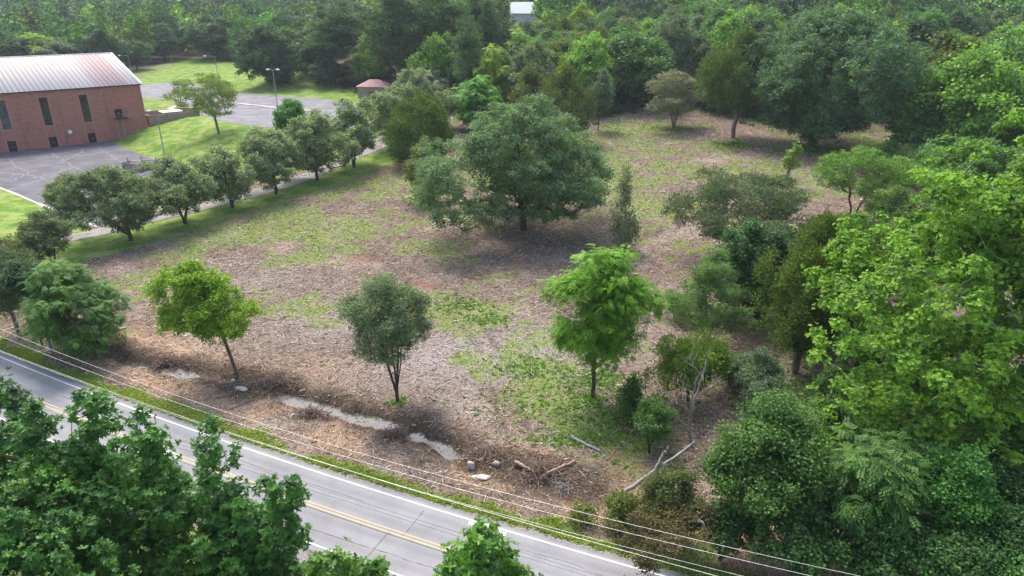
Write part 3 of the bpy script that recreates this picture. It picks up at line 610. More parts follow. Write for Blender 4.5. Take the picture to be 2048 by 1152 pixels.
def leaves(rng, P, T, Nn, S, tint, tpl):
    """P pos, T tip dirs, Nn normals, S sizes -> verts, faces, tint"""
    V0, F0 = TPL[tpl]; T = unit(T); B = unit(np.cross(Nn, T)); Nn = np.cross(T, B)
    V = P[:, None]+S[:, None, None]*(T[:, None]*V0[None, :, :1]+B[:, None]*V0[None, :, 1:2]+Nn[:, None]*V0[None, :, 2:3])
    n, k = len(P), len(V0); base = (np.arange(n)*k)[:, None]; byk = {}
    for f in F0: byk.setdefault(len(f), []).append(f)
    F = [np.concatenate([base+np.array(f)[None] for f in fs]) for fs in byk.values()]
    return V.reshape(-1, 3), F, np.repeat(tint, k)
SHAPES = {
    'round': lambda t: np.sqrt(np.clip(1-(2*t-1)**2, 0, 1))**.8,
    'dome': lambda t: np.where(t > .28, np.sqrt(np.clip(1-((t-.28)/.72)**2, 0, 1)), .72+.28*t/.28),
    'egg': lambda t: np.sin(np.pi*np.clip(t, 0, 1)**.72)**.75,
    'cone': lambda t: np.clip(1-t, 0, 1)**.75*np.clip(t/.1+.35, 0, 1),
    'column': lambda t: np.clip(1-t, 0, 1)**.45*np.clip(t/.15+.5, 0, 1)*.95,
    'spread': lambda t: np.sqrt(np.clip(1-((t-.62)/.62)**2, 0, 1))*np.where(t > .62, np.sqrt(np.clip(1-((t-.62)/.40)**2, 0, 1)), 1),
    'vase': lambda t: np.clip(.25+1.0*t, 0, 1)*np.sqrt(np.clip(1-np.clip((t-.55)/.45, 0, 1)**2, 0, 1)),
}
def crown_points(rng, w, dp, z0, z1, cx, shape, cr, dens, inner=.25, droop=0.0, rough=.3, lob=None, lz=.75):
    """clump centres: big lobes set on the crown's outline, clumps spread over each lobe's upper and outer side"""
    h = z1-z0; f = SHAPES[shape]; tt = (np.arange(400)+.5)/400; rr_ = np.maximum(f(tt), .02); pr = (rr_+.12)/(rr_+.12).sum()
    R0 = w*(lob or .2); area = math.pi*(w+dp)/2*h*rr_.mean()*1.15; nl = int(np.clip(1.15*area/(R0*R0*math.pi*.75), 5, 60))
    ph = rng.uniform(0, 6.28, 4)
    t = np.clip((np.arange(nl)+rng.uniform(0, 1, nl))/nl, 0, 1); t = np.interp(t, np.cumsum(pr), tt); a = np.arange(nl)*2.399+rng.normal(0, .45, nl)
    Rl = R0*rng.uniform(.75, 1.3, nl)*np.clip(.6+f(t)*.5, .6, 1.1)
    out = 1+rough*(.6*np.sin(2*a+ph[0])+.5*np.sin(3*a+ph[1]+4*t)+rng.normal(0, .35, nl))
    rad = np.maximum(f(t)*out*w*.47-Rl*.9, 0)*np.where(rng.random(nl) < inner*.5, rng.uniform(.1, .6, nl), 1)
    c = np.stack([cx*(.35+.65*np.clip(t*1.4, 0, 1))+rad*np.cos(a), rad*np.sin(a)*dp/w, z0+Rl*lz*.6+t*np.maximum(h-Rl*lz*1.5, .1)+rng.normal(0, .03*h, nl)], 1)
    c[:, 2] -= droop*(rad/(w/2))**2*h*.3
    n = int(np.clip(dens*1.25*area/(cr*cr*1.9), 10, 1900)); li = rng.choice(nl, n, p=Rl**2/(Rl**2).sum())
    o = c[li]-np.array([cx*.7, 0, z0+h*.4]); d = unit(rng.normal(0, 1, (n, 3))+unit(o)*.75+[0, 0, .35]); q = np.where(rng.random(n) < .2, rng.uniform(.2, .7, n), rng.uniform(.75, 1.1, n))
    p = c[li]+d*(np.maximum(Rl[li]-cr*.45, Rl[li]*.4)*q)[:, None]*np.array([1, 1, lz])
    p[:, 2] = np.clip(p[:, 2], z0*.8, z1-cr*.25)
    return p
def skeleton(rng, clumps, stems, hb, rtip, rbase):
    nodes = []; par = []; 
    for st in stems:
        prev = -1 if not nodes else 0
        for i, q in enumerate(st):
            if i == 0 and nodes: continue
            nodes.append(np.array(q, float)); par.append(prev); prev = len(nodes)-1
    nstem = len(nodes); tips = []
    order = np.argsort([min(np.linalg.norm(c-n) for n in nodes) for c in clumps])
    for ci in order:
        c = clumps[ci]; A = np.array(nodes); d = np.linalg.norm(A-c, axis=1); cost = d+1.2*np.maximum(0, A[:, 2]-c[2]+.25*d)+np.where(A[:, 2] < hb, (hb-A[:, 2])*1.5, 0)
        j = int(np.argmin(cost)); L = d[j]; k = max(1, int(L/1.1)); prev = j
        for q in range(1, k+1):
            f = q/k; m = A[j]*(1-f)+c*f+(rng.normal(0, .06*L, 3)*(1 if q < k else 0)); m[2] += .10*L*math.sin(math.pi*f)
            nodes.append(m); par.append(prev); prev = len(nodes)-1
        tips.append(prev)
    n = len(nodes); cnt = np.zeros(n)
    for t in tips: cnt[t] += 1
    for i in range(n-1, 0, -1): cnt[par[i]] += cnt[i]
    rad = rtip*np.maximum(cnt, .6)**.5; rad *= min(1.0, rbase/rad[0]) if rad[0] > rbase else 1; rad = np.maximum(rad, rtip*.7); rad[0] = max(rad[0], rbase)
    for i in range(1, nstem): rad[i] = max(rad[i], rbase*.85*max(.08, 1-1.05*i/nstem) if len(stems) == 1 else rad[i])
    return np.array(nodes), np.array(par), rad
def tubes(nodes, par, rad, n=6):
    i = np.arange(1, len(nodes)); a = nodes[par[i]]; b = nodes[i]; d = unit(b-a); r = np.where(np.abs(d[:, 2:3]) < .9, [[0, 0, 1.]], [[1., 0, 0]]); u = unit(np.cross(d, r)); v = np.cross(d, u)
    t = 2*np.pi*np.arange(n)/n; ring = u[:, None]*np.cos(t)[None, :, None]+v[:, None]*np.sin(t)[None, :, None]
    ra = np.minimum(rad[par[i]], rad[i]*1.6); V = np.concatenate([(a[:, None]+ring*ra[:, None, None]), (b+d*rad[i][:, None]*.5)[:, None]+ring*rad[i][:, None, None]], 1).reshape(-1, 3)
    base = (np.arange(len(i))*2*n)[:, None]; k = np.arange(n); F = np.stack([k, (k+1) % n, (k+1) % n+n, k+n], 1)
    return V, [(base[:, :, None]+F[None]).reshape(-1, 4)]
def foliage_mesh(rng, cl, cr, leaf, tpl, nleaf, flat=.75, up=.5, rose=1, tiltlow=.35, tvar=.35, outc=None, droop=0.0):
    nc = len(cl); crs = cr*rng.uniform(.5, 1.35, nc); ctint = rng.uniform(.5-tvar, .5+tvar, nc)
    wgt = crs**2; nr = max(nc*3, nleaf//rose); ci = rng.choice(nc, nr, p=wgt/wgt.sum())
    d = unit(rng.normal(0, 1, (nr, 3))+[0, 0, .35]); rad = np.where(rng.random(nr) < .7, rng.random(nr)**.45, np.abs(rng.normal(0, .75, nr)))
    P = cl[ci]+d*(crs[ci]*rad)[:, None]*np.array([1, 1, flat])
    ax = unit(d*.7+np.array([0, 0, up])+rng.normal(0, .35, (nr, 3))); tint = np.clip(ctint[ci]+rng.normal(0, .16, nr), 0, 1)
    if rose > 1:
        ref = unit(rng.normal(0, 1, (nr, 3))); u = unit(np.cross(ax, ref)); v = np.cross(ax, u); ph = rng.uniform(0, 6.28, nr)
        k = np.arange(rose)[None]; ang = ph[:, None]+2*np.pi*k/rose+rng.normal(0, .25, (nr, rose)); el = rng.uniform(.05, .75, (nr, rose))
        R = u[:, None]*np.cos(ang)[..., None]+v[:, None]*np.sin(ang)[..., None]
        T = R*np.cos(el)[..., None]+ax[:, None]*np.sin(el)[..., None]; Nn = ax[:, None]*np.cos(el)[..., None]-R*np.sin(el)[..., None]
        P = np.repeat(P, rose, 0); T = T.reshape(-1, 3); Nn = Nn.reshape(-1, 3)+rng.normal(0, .25, (nr*rose, 3)); tint = np.repeat(tint, rose)+rng.normal(0, .06, nr*rose)
    else:
        T = unit(rng.normal(0, 1, (nr, 3))+d*.8); T[:, 2] = T[:, 2]*.6-droop; Nn = ax+rng.normal(0, tiltlow, (nr, 3))
        if tpl == 'spray': T = unit(d*1.0+rng.normal(0, .45, (nr, 3))+[0, 0, .35]); Nn = rng.normal(0, 1, (nr, 3))
        if tpl == 'frond': T = unit(d*np.array([1, 1, .3])+rng.normal(0, .5, (nr, 3))*[1, 1, .5]-[0, 0, droop]); Nn = np.array([0, 0, 1.])+rng.normal(0, .25, (nr, 3))+d*.3
    S = leaf*rng.uniform(.7, 1.25, len(P)); return leaves(rng, P, T, Nn, S, np.clip(tint, 0, 1), tpl)
STY = {   # style: leaf outline, leaf size factor, clump radius (m), coverage, options
    'oak':    dict(tpl='broad', cr=.95, cov=2.3, flat=.7, up=.6, mat='leaf', lob=.17),
    'dense':  dict(tpl='broad', cr=.85, cov=2.8, flat=.75, up=.55, mat='leaf', lob=.2),
    'fine':   dict(tpl='diamond', cr=.7, cov=1.7, flat=.7, up=.5, mat='leaf', lob=.18),
    'airy':   dict(tpl='diamond', cr=.65, cov=1.1, flat=.55, up=.6, mat='leaf', lob=.18, lz=.5),
    'lobed':  dict(tpl='lobed', cr=.7, cov=3.0, flat=.8, up=.6, rose=8, mat='gloss', lob=.11, lz=1.45),
    'maple':  dict(tpl='maple', cr=.8, cov=2.5, flat=.65, up=.6, rose=4, mat='leaf', lob=.13),
    'walnut': dict(tpl='frond', cr=.7, cov=2.8, flat=.55, up=.6, droop=.25, mat='leaf', lob=.17, lz=.7),
    'cedar':  dict(tpl='spray', cr=.55, cov=2.2, flat=1.25, up=.5, mat='needle', lob=.17, lz=1.3),
    'drycedar': dict(tpl='spray', cr=.6, cov=1.2, flat=.45, up=.5, mat='needle', lob=.16, lz=.45),
    'pine':   dict(tpl='spray', cr=.7, cov=2.4, flat=.45, up=.9, mat='needle', lob=.17, lz=.5),
    'vine':   dict(tpl='broad', cr=.65, cov=3.2, flat=.85, up=.6, mat='gloss', lob=.22, lz=.9),
}
MATS = {'leaf': M_LEAF, 'gloss': M_GLOSS, 'needle': M_NEEDLE}
BARK = {'dark': (.075, .062, .052), 'grey': (.17, .155, .14), 'pale': (.50, .48, .42), 'brown': (.12, .085, .065), 'cedar': (.17, .125, .11)}
def make_tree(name, seed, w, h, z0, style, shape, leaf, col, root, cx=0.0, dpf=.95, stems=1, rbase=None, bark='dark', lean=(0, 0), dens=1.0, cov=1.0, cr=None, crown='crown', inner=.25, droop=0.0, rough=.22, tv=.3, nmax=90000, bare=False, rtip=None, stemtop=.62, extra=None, lob=None, gap=None):
    rng = np.random.default_rng(seed); st = dict(STY[style]); cr = cr or st['cr']; cr = min(cr, w*.3)
    cl = crown_points(rng, w, w*dpf, z0, h, cx, shape, cr, dens, inner, droop, rough, lob or st.get('lob'), st.get('lz', .75))
    if extra is not None: cl = np.concatenate([cl, np.asarray(extra, float)])
    if gap is not None:                                          # an open spot between the branches
        u_, v_ = proj(cl+np.array(root.location)); cl = cl[np.hypot((u_-gap[0])/gap[2], (v_-gap[1])/gap[3]) > 1]
    rbase = rbase or max(.10, .020*h+.004*w); zt = z0+(h-z0)*stemtop; S = []
    for k in range(stems):
        if stems == 1: off = np.array([cx*.5+lean[0], lean[1]])
        else:
            an = 2*math.pi*k/stems+rng.uniform(-.4, .4); off = np.array([math.cos(an), math.sin(an)])*w*.22+np.array([cx*.5+lean[0], lean[1]])
        m = 7; S.append([(off[0]*(i/m)**1.3+rng.normal(0, .02*w*(i > 0))*.35, off[1]*(i/m)**1.3+rng.normal(0, .02*w*(i > 0))*.35, -.25+(zt+.25)*(i/m)) for i in range(m+1)])
    nodes, par, rad = skeleton(rng, cl, S, z0*.75, rtip or max(.012, rbase*.07), rbase); V, F = tubes(nodes, par, rad)
    obj("trunk", mesh_np(name+"_trunk", V, F, None, True), M_BARK, root, color=BARK[bark])
    if bare: return root
    f = SHAPES[shape](np.linspace(0, 1, 50)).mean(); area = math.pi*w*(h-z0)*f*1.25+w*w*.4; la = leaf*leaf*{'broad': .6, 'diamond': .33, 'spray': .18, 'lobed': .3, 'maple': .5, 'frond': .42}[st['tpl']]
    n = int(min(nmax, st['cov']*cov*area/la))
    V, F, t = foliage_mesh(rng, cl, cr, leaf, st['tpl'], n, st['flat'], st['up'], st.get('rose', 1), tvar=tv, droop=st.get('droop', 0))
    obj(crown, mesh_np(name+"_crown", V, F, {"tint": t}), MATS[st['mat']], root, color=col)
    return root
NT = [100]
def tree(name, label, cat, ub, vb, ul, ur, vt, vcb, style, shape, col, leafpx=2.2, group=None, minleaf=.16, base=None, zbf=.3, **kw):
    p = G(ub, vb) if base is None else np.array([*base, float(hgt(*base))]); sc = depth(p)/FPX
    w = (ur-ul)*sc; cx = ((ul+ur)/2-(proj(p)[0] if base is not None else ub))*sc
    h = z_at(vt, p[1])-p[2]; z0 = max(.15, z_at(vcb, p[1]-w*zbf)-p[2]); z0 = min(z0, h*.75)
    NT[0] += 1; root = empty(name, p, 0, label, cat, group)
    leaf = max(minleaf, leafpx*2*sc)
    return make_tree(name, NT[0], w, h, z0, style, shape, leaf, col, root, cx=cx, **kw)
C_OAK = (0.085, 0.165, 0.085); C_DARK = (0.048, 0.105, 0.058); C_BRIGHT = (0.13, 0.3, 0.025); C_YEL = (0.2, 0.34, 0.03); C_CED = (0.085, 0.15, 0.034); C_GREY = (0.115, 0.17, 0.1); C_MID = (0.085, 0.195, 0.05); C_LIME = (0.18, 0.32, 0.05); C_OLIVE = (0.14, 0.19, 0.06); C_FG = (0.07, 0.2, 0.045); C_SYC = (0.17, 0.33, 0.04); C_VINE = (0.075, 0.22, 0.045); C_BLUE = (0.11, 0.18, 0.12)
# --- trees standing in the clearing
tree("broad_tree", "largest broad-crowned blue-green tree standing alone in the middle of the clearing", "tree", 1048, 460, 832, 1222, 188, 470, 'oak', 'dome', (.12, .215, .115), 1.6, rbase=.55, dens=1.8, nmax=120000, rough=.3, droop=.4, zbf=.42, lob=.135, cr=.85, cov=.95)
tree("walnut_tree", "bright green feathery-leaved tree with one straight trunk in the middle foreground of the clearing", "tree", 1184, 796, 1100, 1292, 490, 755, 'walnut', 'round', C_BRIGHT, 4.2, rbase=.2, dens=1.9, rough=.3, minleaf=.6, nmax=11000, bark='dark')
tree("young_tree", "yellow-green young tree leaning left over the muddy creek", "tree", 476, 752, 330, 516, 512, 705, 'dense', 'egg', (.175, .32, .03), 1.7, rbase=.15, dens=1.4, rough=.3, bark='brown', cr=.55, lean=(-.8, 0), inner=.35, cov=.9)
tree("multi_stem_tree", "grey-green many-stemmed tree on the creek bank", "tree", 795, 802, 692, 872, 546, 745, 'fine', 'round', (.13, .20, .12), 1.6, stems=5, rbase=.2, dens=1.3, rough=.35, cr=.6, cov=1.0)
tree("juniper", "slender upright grey-green juniper right of the broad tree", "tree", 1246, 500, 1206, 1280, 326, 505, 'cedar', 'column', (.15, .21, .13), 2.6, rbase=.12, dens=1.2, cov=.36, cr=.6, bark='cedar')
tree("small_tree", "pale green shrubby tree close against the left side of the broad tree", "tree", 858, 405, 808, 895, 268, 405, 'fine', 'egg', C_OLIVE, 1.7, stems=3, rbase=.12, cov=.9)
# --- left roadside group
tree("roadside_tree", "bushy bright green multi-stemmed tree beside the creek and the utility pole", "tree", 208, 708, 66, 254, 525, 712, 'walnut', 'round', C_MID, 4.2, stems=5, rbase=.2, minleaf=.6, dens=1.7, nmax=14000, zbf=.2)
tree("cedar", "dark grey-green cedar at the left edge above the power lines", "cedar", 40, 672, -58, 98, 478, 640, 'cedar', 'egg', C_GREY, 3.0, rbase=.2, dens=1.4, bark='cedar')
tree("small_tree", "thin-trunked small tree between the left-edge cedar and the bushy roadside tree", "tree", 85, 692, 50, 130, 520, 610, 'oak', 'round', C_DARK, 1.7, rbase=.1)
tree("slim_tree", "slim grey-green tree by the end of the driveway near the front lawn", "tree", 112, 542, 56, 158, 416, 522, 'fine', 'egg', C_GREY, 1.6, stems=4, rbase=.14, cov=1.2, dens=1.2)
tree("olive_bush", "olive bush at the driveway's end behind the left-edge cedar", "bush", 30, 560, -20, 95, 470, 560, 'fine', 'round', C_OLIVE, 1.7, stems=3, rbase=.1)
# --- row along the driveway
ROW = [(262, 481, 132, 344, 330, 482, "darkest and leftmost tree in the row along the driveway"), (371, 446, 284, 430, 318, 438, "second tree from the left in the driveway row, with a pale forked trunk"), (466, 416, 382, 518, 292, 412, "third tree from the left in the driveway row"), (552, 388, 470, 610, 250, 380, "fourth tree from the left in the driveway row, below the vine-covered bush"), (636, 361, 551, 702, 228, 352, "fifth tree from the left in the driveway row"), (708, 335, 628, 768, 200, 325, "sixth tree from the left in the driveway row, with a dark forked trunk"), (782, 300, 735, 825, 182, 290, "seventh tree in the driveway row, half hidden behind an olive cedar"), (838, 262, 765, 905, 140, 265, "last and farthest tree of the driveway row, near the pink-roofed shed")]
for i, (ub, vb, ul, ur, vt, vc, lb) in enumerate(ROW):
    tree("row_tree", "grey-green round-headed "+lb, "tree", ub, vb, ul, ur, vt, vc, 'oak', 'round', (.18, .255, .155) if i else (.145, .21, .13), 1.45, "trees in a row along the driveway", rbase=.3, dens=1.15+.3*((i*37) % 5)/5, rough=.34, cr=.75, bark='dark', cov=[1.2, .95, 1.0, .9, 1.05, .9, .9, 1][i], stems=3 if i in (1, 5) else 1)
tree("open_pine", "open-crowned light green pine with a visible trunk on the grass bank", "pine", 438, 266, 360, 482, 146, 240, 'pine', 'round', (.19, .27, .085), 2.2, rbase=.3, dens=1.1, cov=.42, bark='grey', rough=.35, cr=.6, inner=.05, lob=.13, rtip=.035)
tree("vine_covered_bush", "dense bright green vine-covered bush between the driveway row and the upper lot", "bush", 588, 275, 543, 628, 193, 285, 'vine', 'dome', C_VINE, 1.7, rbase=.15, dens=1.4, rough=.3)
tree("lawn_oak", "very dark spreading oak standing on the upper lawn behind the double-armed lamp post", "tree", 556, 168, 477, 615, 44, 172, 'dense', 'round', C_DARK, 1.5, rbase=.5, dens=1.3, cr=1.1, droop=.2)
# --- back of the clearing
tree("cedar", "wide olive cedar just left of and behind the broad tree", "cedar", 838, 325, 765, 918, 185, 345, 'cedar', 'dome', C_CED, 3.0, rbase=.25, dens=1.3, bark='cedar', rough=.35, cov=1.1)
tree("cedar", "olive brown cedar right behind the broad tree's right shoulder", "cedar", 1128, 290, 1058, 1196, 128, 295, 'cedar', 'egg', (.095, .135, .045), 2.8, rbase=.25, dens=1.1, bark='cedar', rough=.3)
tree("small_tree", "narrow silvery blue-green tree at the back of the clearing left of the grey-stemmed tree", "tree", 1196, 262, 1176, 1230, 132, 235, 'fine', 'egg', C_BLUE, 1.5, rbase=.14, cov=1.3)
tree("grey_stemmed_tree", "half-bare grey tree with several stems standing free at the back of the clearing", "tree", 1346, 256, 1276, 1410, 138, 235, 'airy', 'dome', (.165, .20, .145), 1.6, stems=6, rbase=.3, bark='grey', dens=1.8, cov=1.0, cr=.8, inner=.3, rtip=.045)
tree("cedar", "tall olive cedar with a bare lower trunk touching the huge dark oak", "cedar", 1466, 275, 1392, 1545, 55, 225, 'cedar', 'egg', C_CED, 2.8, rbase=.5, dens=1.3, bark='cedar', rough=.3, cov=1.1)
tree("huge_oak", "huge dark green oak sweeping to the ground at the back right of the clearing", "tree", 1625, 292, 1462, 1782, 0, 300, 'oak', 'round', (.085, .178, .10), 1.7, rbase=.7, dens=2.0, nmax=110000, cr=1.25, rough=.3, zbf=.35)
tree("snag", "broken-topped dead trunk wrapped in bright green vines in the right of the clearing", "snag", 1570, 372, 1560, 1600, 276, 340, 'vine', 'column', C_LIME, 1.6, rbase=.3, bark='grey', cr=.35, cov=.45, lean=(.5, 0), stemtop=1.05)
tree("forked_tree", "small open light green tree with a V-shaped trunk left of the sycamore", "tree", 1702, 446, 1622, 1812, 292, 410, 'airy', 'round', (.12, .25, .045), 1.7, stems=2, rbase=.2, dens=1.3, cov=.95, rtip=.03, bark='brown')
tree("dry_cedar", "low wide thin-leaved dry cedar with grey twigs in the right of the clearing", "cedar", 1462, 530, 1330, 1620, 348, 520, 'drycedar', 'spread', (.105, .16, .085), 2.8, stems=5, rbase=.25, dens=1.9, bark='cedar', rtip=.035, cr=.6, cov=1.0, lob=.13, rough=.35)
tree("vine_covered_tree", "dark ivy-smothered tree behind the feathery light green tree", "tree", 1515, 640, 1408, 1562, 440, 655, 'vine', 'round', (.05, .125, .04), 1.8, rbase=.22, dens=1.4, rough=.35)
tree("feathery_tree", "feathery pale green see-through tree between the walnut and the ivy-smothered tree", "tree", 1412, 700, 1322, 1490, 500, 690, 'airy', 'egg', (.115, .22, .075), 1.5, rbase=.13, dens=1.4, cov=1.15, stems=2, rough=.4)
tree("cedar", "tall olive and brown cedar left of the sycamore", "cedar", 1590, 745, 1492, 1705, 420, 730, 'cedar', 'egg', (.09, .15, .03), 3.2, rbase=.35, dens=1.4, bark='cedar', rough=.32)
tree("vine_tree", "bright green vines climbing high over the olive cedar beside the sycamore", "vine", 1640, 640, 1590, 1720, 425, 600, 'vine', 'egg', C_MID, 1.8, rbase=.12, cov=.6)
# --- right side, front
tree("sycamore", "very tall bright yellow-green sycamore with white limbs filling the right edge", "tree", 1854, 1090, 1556, 2224, 232, 1060, 'maple', 'dome', (.14, .29, .038), 1.7, rbase=.26, dens=3.9, bark='pale', rough=.2, minleaf=.185, nmax=340000, cr=.7, inner=.8, rtip=.010, zbf=.1, base=(33.0, 46.0), cov=1.9, lob=.17, tv=.4)
tree("thicket_tree", "dark green bushy tree over the roadside bank at the lower right", "tree", 1500, 1085, 1388, 1640, 800, 1075, 'dense', 'round', (.07, .16, .04), 1.9, stems=4, rbase=.2, dens=1.5, rough=.3, minleaf=.17, cov=1.05)
tree("thicket_tree", "mid green leafy tree under the sycamore left of the bright creeper", "tree", 1700, 1120, 1590, 1800, 860, 1110, 'walnut', 'round', C_MID, 4.4, stems=3, rbase=.16, minleaf=.6, dens=1.2, nmax=7000)
tree("creeper_covered_tree", "bright green creeper-hung tree under the sycamore near the bottom edge", "tree", 1850, 1150, 1770, 1960, 890, 1130, 'vine', 'egg', C_VINE, 1.9, rbase=.16, rough=.35, cov=.9)
tree("thicket_tree", "dark shadowy tree in the bottom right corner below the sycamore", "tree", 1990, 1190, 1880, 2140, 960, 1190, 'dense', 'round', (.045, .11, .04), 2.0, stems=3, rbase=.16)
tree("willowy_tree", "silvery green willowy bush above the dark roadside tree", "bush", 1505, 815, 1455, 1572, 700, 815, 'fine', 'egg', C_BLUE, 1.8, stems=3, rbase=.12, cov=1.5)
tree("cedar", "small olive cedar behind the bleached dead tree", "cedar", 1375, 800, 1285, 1460, 680, 800, 'cedar', 'spread', (.11, .20, .035), 3.2, rbase=.14, cov=.75, rough=.5, cr=.5, lob=.22)
tree("cedar", "narrow dark young cedar left of the bleached dead tree", "cedar", 1262, 850, 1225, 1300, 752, 860, 'cedar', 'egg', (.07, .15, .045), 3.0, rbase=.12, cov=.7, rough=.5, cr=.4, lob=.26)
tree("bush", "round dark green bush at the foot of the bleached dead tree", "bush", 1298, 905, 1250, 1350, 800, 900, 'fine', 'round', (.085, .19, .055), 1.9, stems=3, rbase=.1, rough=.5, cr=.45, lob=.28)
dp_ = G(1380, 890); dt = empty("dead_tree", dp_, 0, "bleached leafless dead tree with white forking branches at the right of the clearing", "dead tree"); dsc = depth(dp_)/FPX; dq = np.random.default_rng(77); dmb = MB()
def limb(pts, r0, r1, twig=3):
    P = smoothline(np.array([((u-1380)*dsc, yy_, (890-v)*dsc*1.2) for u, v, yy_ in pts]), 12); P[1:-1] += dq.normal(0, .05, (10, 3)); dmb.tube(P, np.linspace(r0, r1, 12), 7)
    for k in range(twig):
        a_ = P[dq.integers(5, 12)]; d_ = unit(dq.normal(0, 1, 3)+unit(P[-1]-P[0])*1.2); L_ = dq.uniform(.5, 1.5); dmb.tube([a_, a_+d_*L_*.5+dq.normal(0, .06, 3), a_+d_*L_], [r1*.9, r1*.6, .008], 5)
for L_ in ([(1380, 895, 0), (1378, 868, 0), (1374, 840, 0), (1380, 800, .2), (1392, 765, .3), (1399, 728, .5)], ):
    limb(L_, .14, .04, 6)
for L_, r0 in (([(1374, 845, 0), (1370, 800, -.3), (1372, 770, -.5), (1380, 738, -.5)], .13), ([(1372, 825, 0), (1352, 805, -.6), (1328, 775, -1.2), (1308, 772, -1.5)], .09), ([(1372, 800, -.2), (1352, 778, -.4), (1340, 750, -.6)], .07), ([(1376, 860, 0), (1350, 838, .5), (1332, 826, .9), (1318, 808, 1.2)], .09), ([(1352, 840, .5), (1345, 862, .9)], .05), ([(1392, 765, .3), (1378, 752, .8), (1368, 735, 1.0)], .05), ([(1385, 790, .2), (1400, 775, -.6), (1410, 752, -1)], .06)):
    limb(L_, r0*.75, .018, 7)
dmb.build("trunk", M_DEAD, dt, True)
for ub, vb, ul, ur, vt, vc, c, lb in ((1240, 1060, 1198, 1290, 985, 1070, (.11, .15, .04), "olive bush beside the low end of the leaning grey log"), (1330, 1075, 1270, 1400, 940, 1080, (.085, .125, .04), "brown-green viny bush hanging from the leaning grey log"), (1300, 1130, 1180, 1420, 1040, 1125, (.10, .095, .045), "low brown-green scrub on the verge above the lower power lines"), (1165, 1040, 1130, 1195, 1015, 1050, (.12, .16, .04), "smallest tuft of weeds on the verge left of the brown-green scrub")):
    tree("bush", lb, "bush", ub, vb, ul, ur, vt, vc, 'fine', 'round', c, 1.6, stems=3, rbase=.05, cov=1.0, bark='brown', cr=.5)
for ub, vb, ul, ur, vt, vc, sty, c, lb in (
    (1610, 960, 1530, 1690, 800, 960, 'dense', (.075, .175, .04), "bushy green sapling between the dark roadside tree and the sycamore's left limbs"),
    (1755, 985, 1660, 1850, 830, 985, 'fine', (.095, .20, .05), "light leafy undergrowth tree under the middle of the sycamore"),
    (1930, 1040, 1840, 2040, 850, 1040, 'dense', (.065, .16, .04), "leafy dark bush below the sycamore's right side"),
    (2030, 960, 1950, 2150, 720, 960, 'oak', (.085, .19, .045), "green tree at the right edge under the sycamore's outer limbs"),
    (1580, 1150, 1490, 1680, 1010, 1150, 'vine', (.05, .125, .035), "low dark vine mound on the bank below the dark roadside tree"),
    (1720, 1185, 1630, 1830, 1040, 1185, 'dense', (.055, .14, .04), "low leafy bush at the bottom edge left of the creeper-hung tree"),
    (1440, 1120, 1380, 1510, 1020, 1120, 'vine', (.045, .115, .035), "dark vine curtain at the foot of the dark roadside tree"),
    (1660, 850, 1600, 1740, 740, 850, 'airy', (.085, .18, .05), "sparse green sapling in front of the tall olive and brown cedar"),
    (1790, 800, 1690, 1890, 620, 800, 'cedar', (.08, .14, .04), "shadowed cedar hidden behind the sycamore's white limbs"),
    (1960, 640, 1860, 2080, 420, 640, 'oak', (.085, .19, .05), "green tree showing through the sycamore's upper right crown"),
    (1790, 560, 1720, 1870, 440, 560, 'fine', (.11, .20, .055), "shrubby tree right of the V-shaped tree beside the sycamore's top"),
    (1555, 870, 1510, 1610, 790, 870, 'fine', (.10, .19, .06), "small leafy shrub above the dark roadside tree"),
    (1460, 770, 1420, 1500, 715, 770, 'fine', (.09, .16, .06), "smallest bush beside the olive cedar and the willowy bush")):
    tree("bush" if vb-vt < 150 else "thicket_tree", lb, "bush" if vb-vt < 150 else "tree", ub, vb, ul, ur, vt, vc, sty, 'round', c, 2.0 if sty != 'cedar' else 3.2, "thicket at the lower right", stems=3, rbase=.1, dens=1.2, rough=.35, minleaf=.17, cov=1.0)
for ub, vb, ul, ur, vt, vc, sty, c, lb in (
    (1660, 560, 1590, 1740, 430, 560, 'cedar', (.09, .16, .035), "yellow-olive cedar behind the tall olive and brown one, below the V-shaped tree"),
    (1530, 560, 1470, 1590, 450, 560, 'vine', (.055, .14, .045), "dark leafy tree at the foot of the wide dry cedar"),
    (1640, 700, 1570, 1700, 560, 700, 'vine', (.07, .19, .05), "green vine mass between the tall olive cedar and the sycamore"),
    (1350, 640, 1310, 1400, 590, 640, 'airy', (.11, .20, .07), "low thin shrub at the left of the feathery pale green tree"),
    (1770, 480, 1690, 1850, 370, 480, 'fine', (.11, .21, .06), "light shrub growing right behind the V-shaped tree"),
    (1700, 640, 1640, 1770, 500, 640, 'drycedar', (.10, .15, .06), "twiggy brown-green cedar just left of the sycamore's crown"),
    (1925, 425, 1835, 2015, 285, 425, 'oak', (.10, .22, .05), "fresh green tree right behind the sycamore's top"),
    (2050, 430, 1960, 2150, 265, 430, 'dense', (.085, .20, .045), "full green tree at the right edge right behind the sycamore"),
    (1830, 370, 1770, 1890, 290, 370, 'fine', (.10, .19, .06), "grey-green shrub at the foot of the right-hand woods"),
    (2010, 1215, 1900, 2130, 1020, 1215, 'vine', (.06, .16, .04), "leafy green mound filling the bottom right corner"),
    (1890, 1230, 1800, 1980, 1070, 1230, 'dense', (.055, .14, .04), "low dark bush at the bottom edge below the creeper-hung tree")):
    tree("bush" if vb-vt < 115 else "thicket_tree", lb, "bush" if vb-vt < 115 else "tree", ub, vb, ul, ur, vt, vc, sty, 'round', c, 1.9 if 'cedar' not in sty else 3.0, "thicket right of the clearing", stems=3, rbase=.1, dens=1.3, rough=.4, cov=1.0)
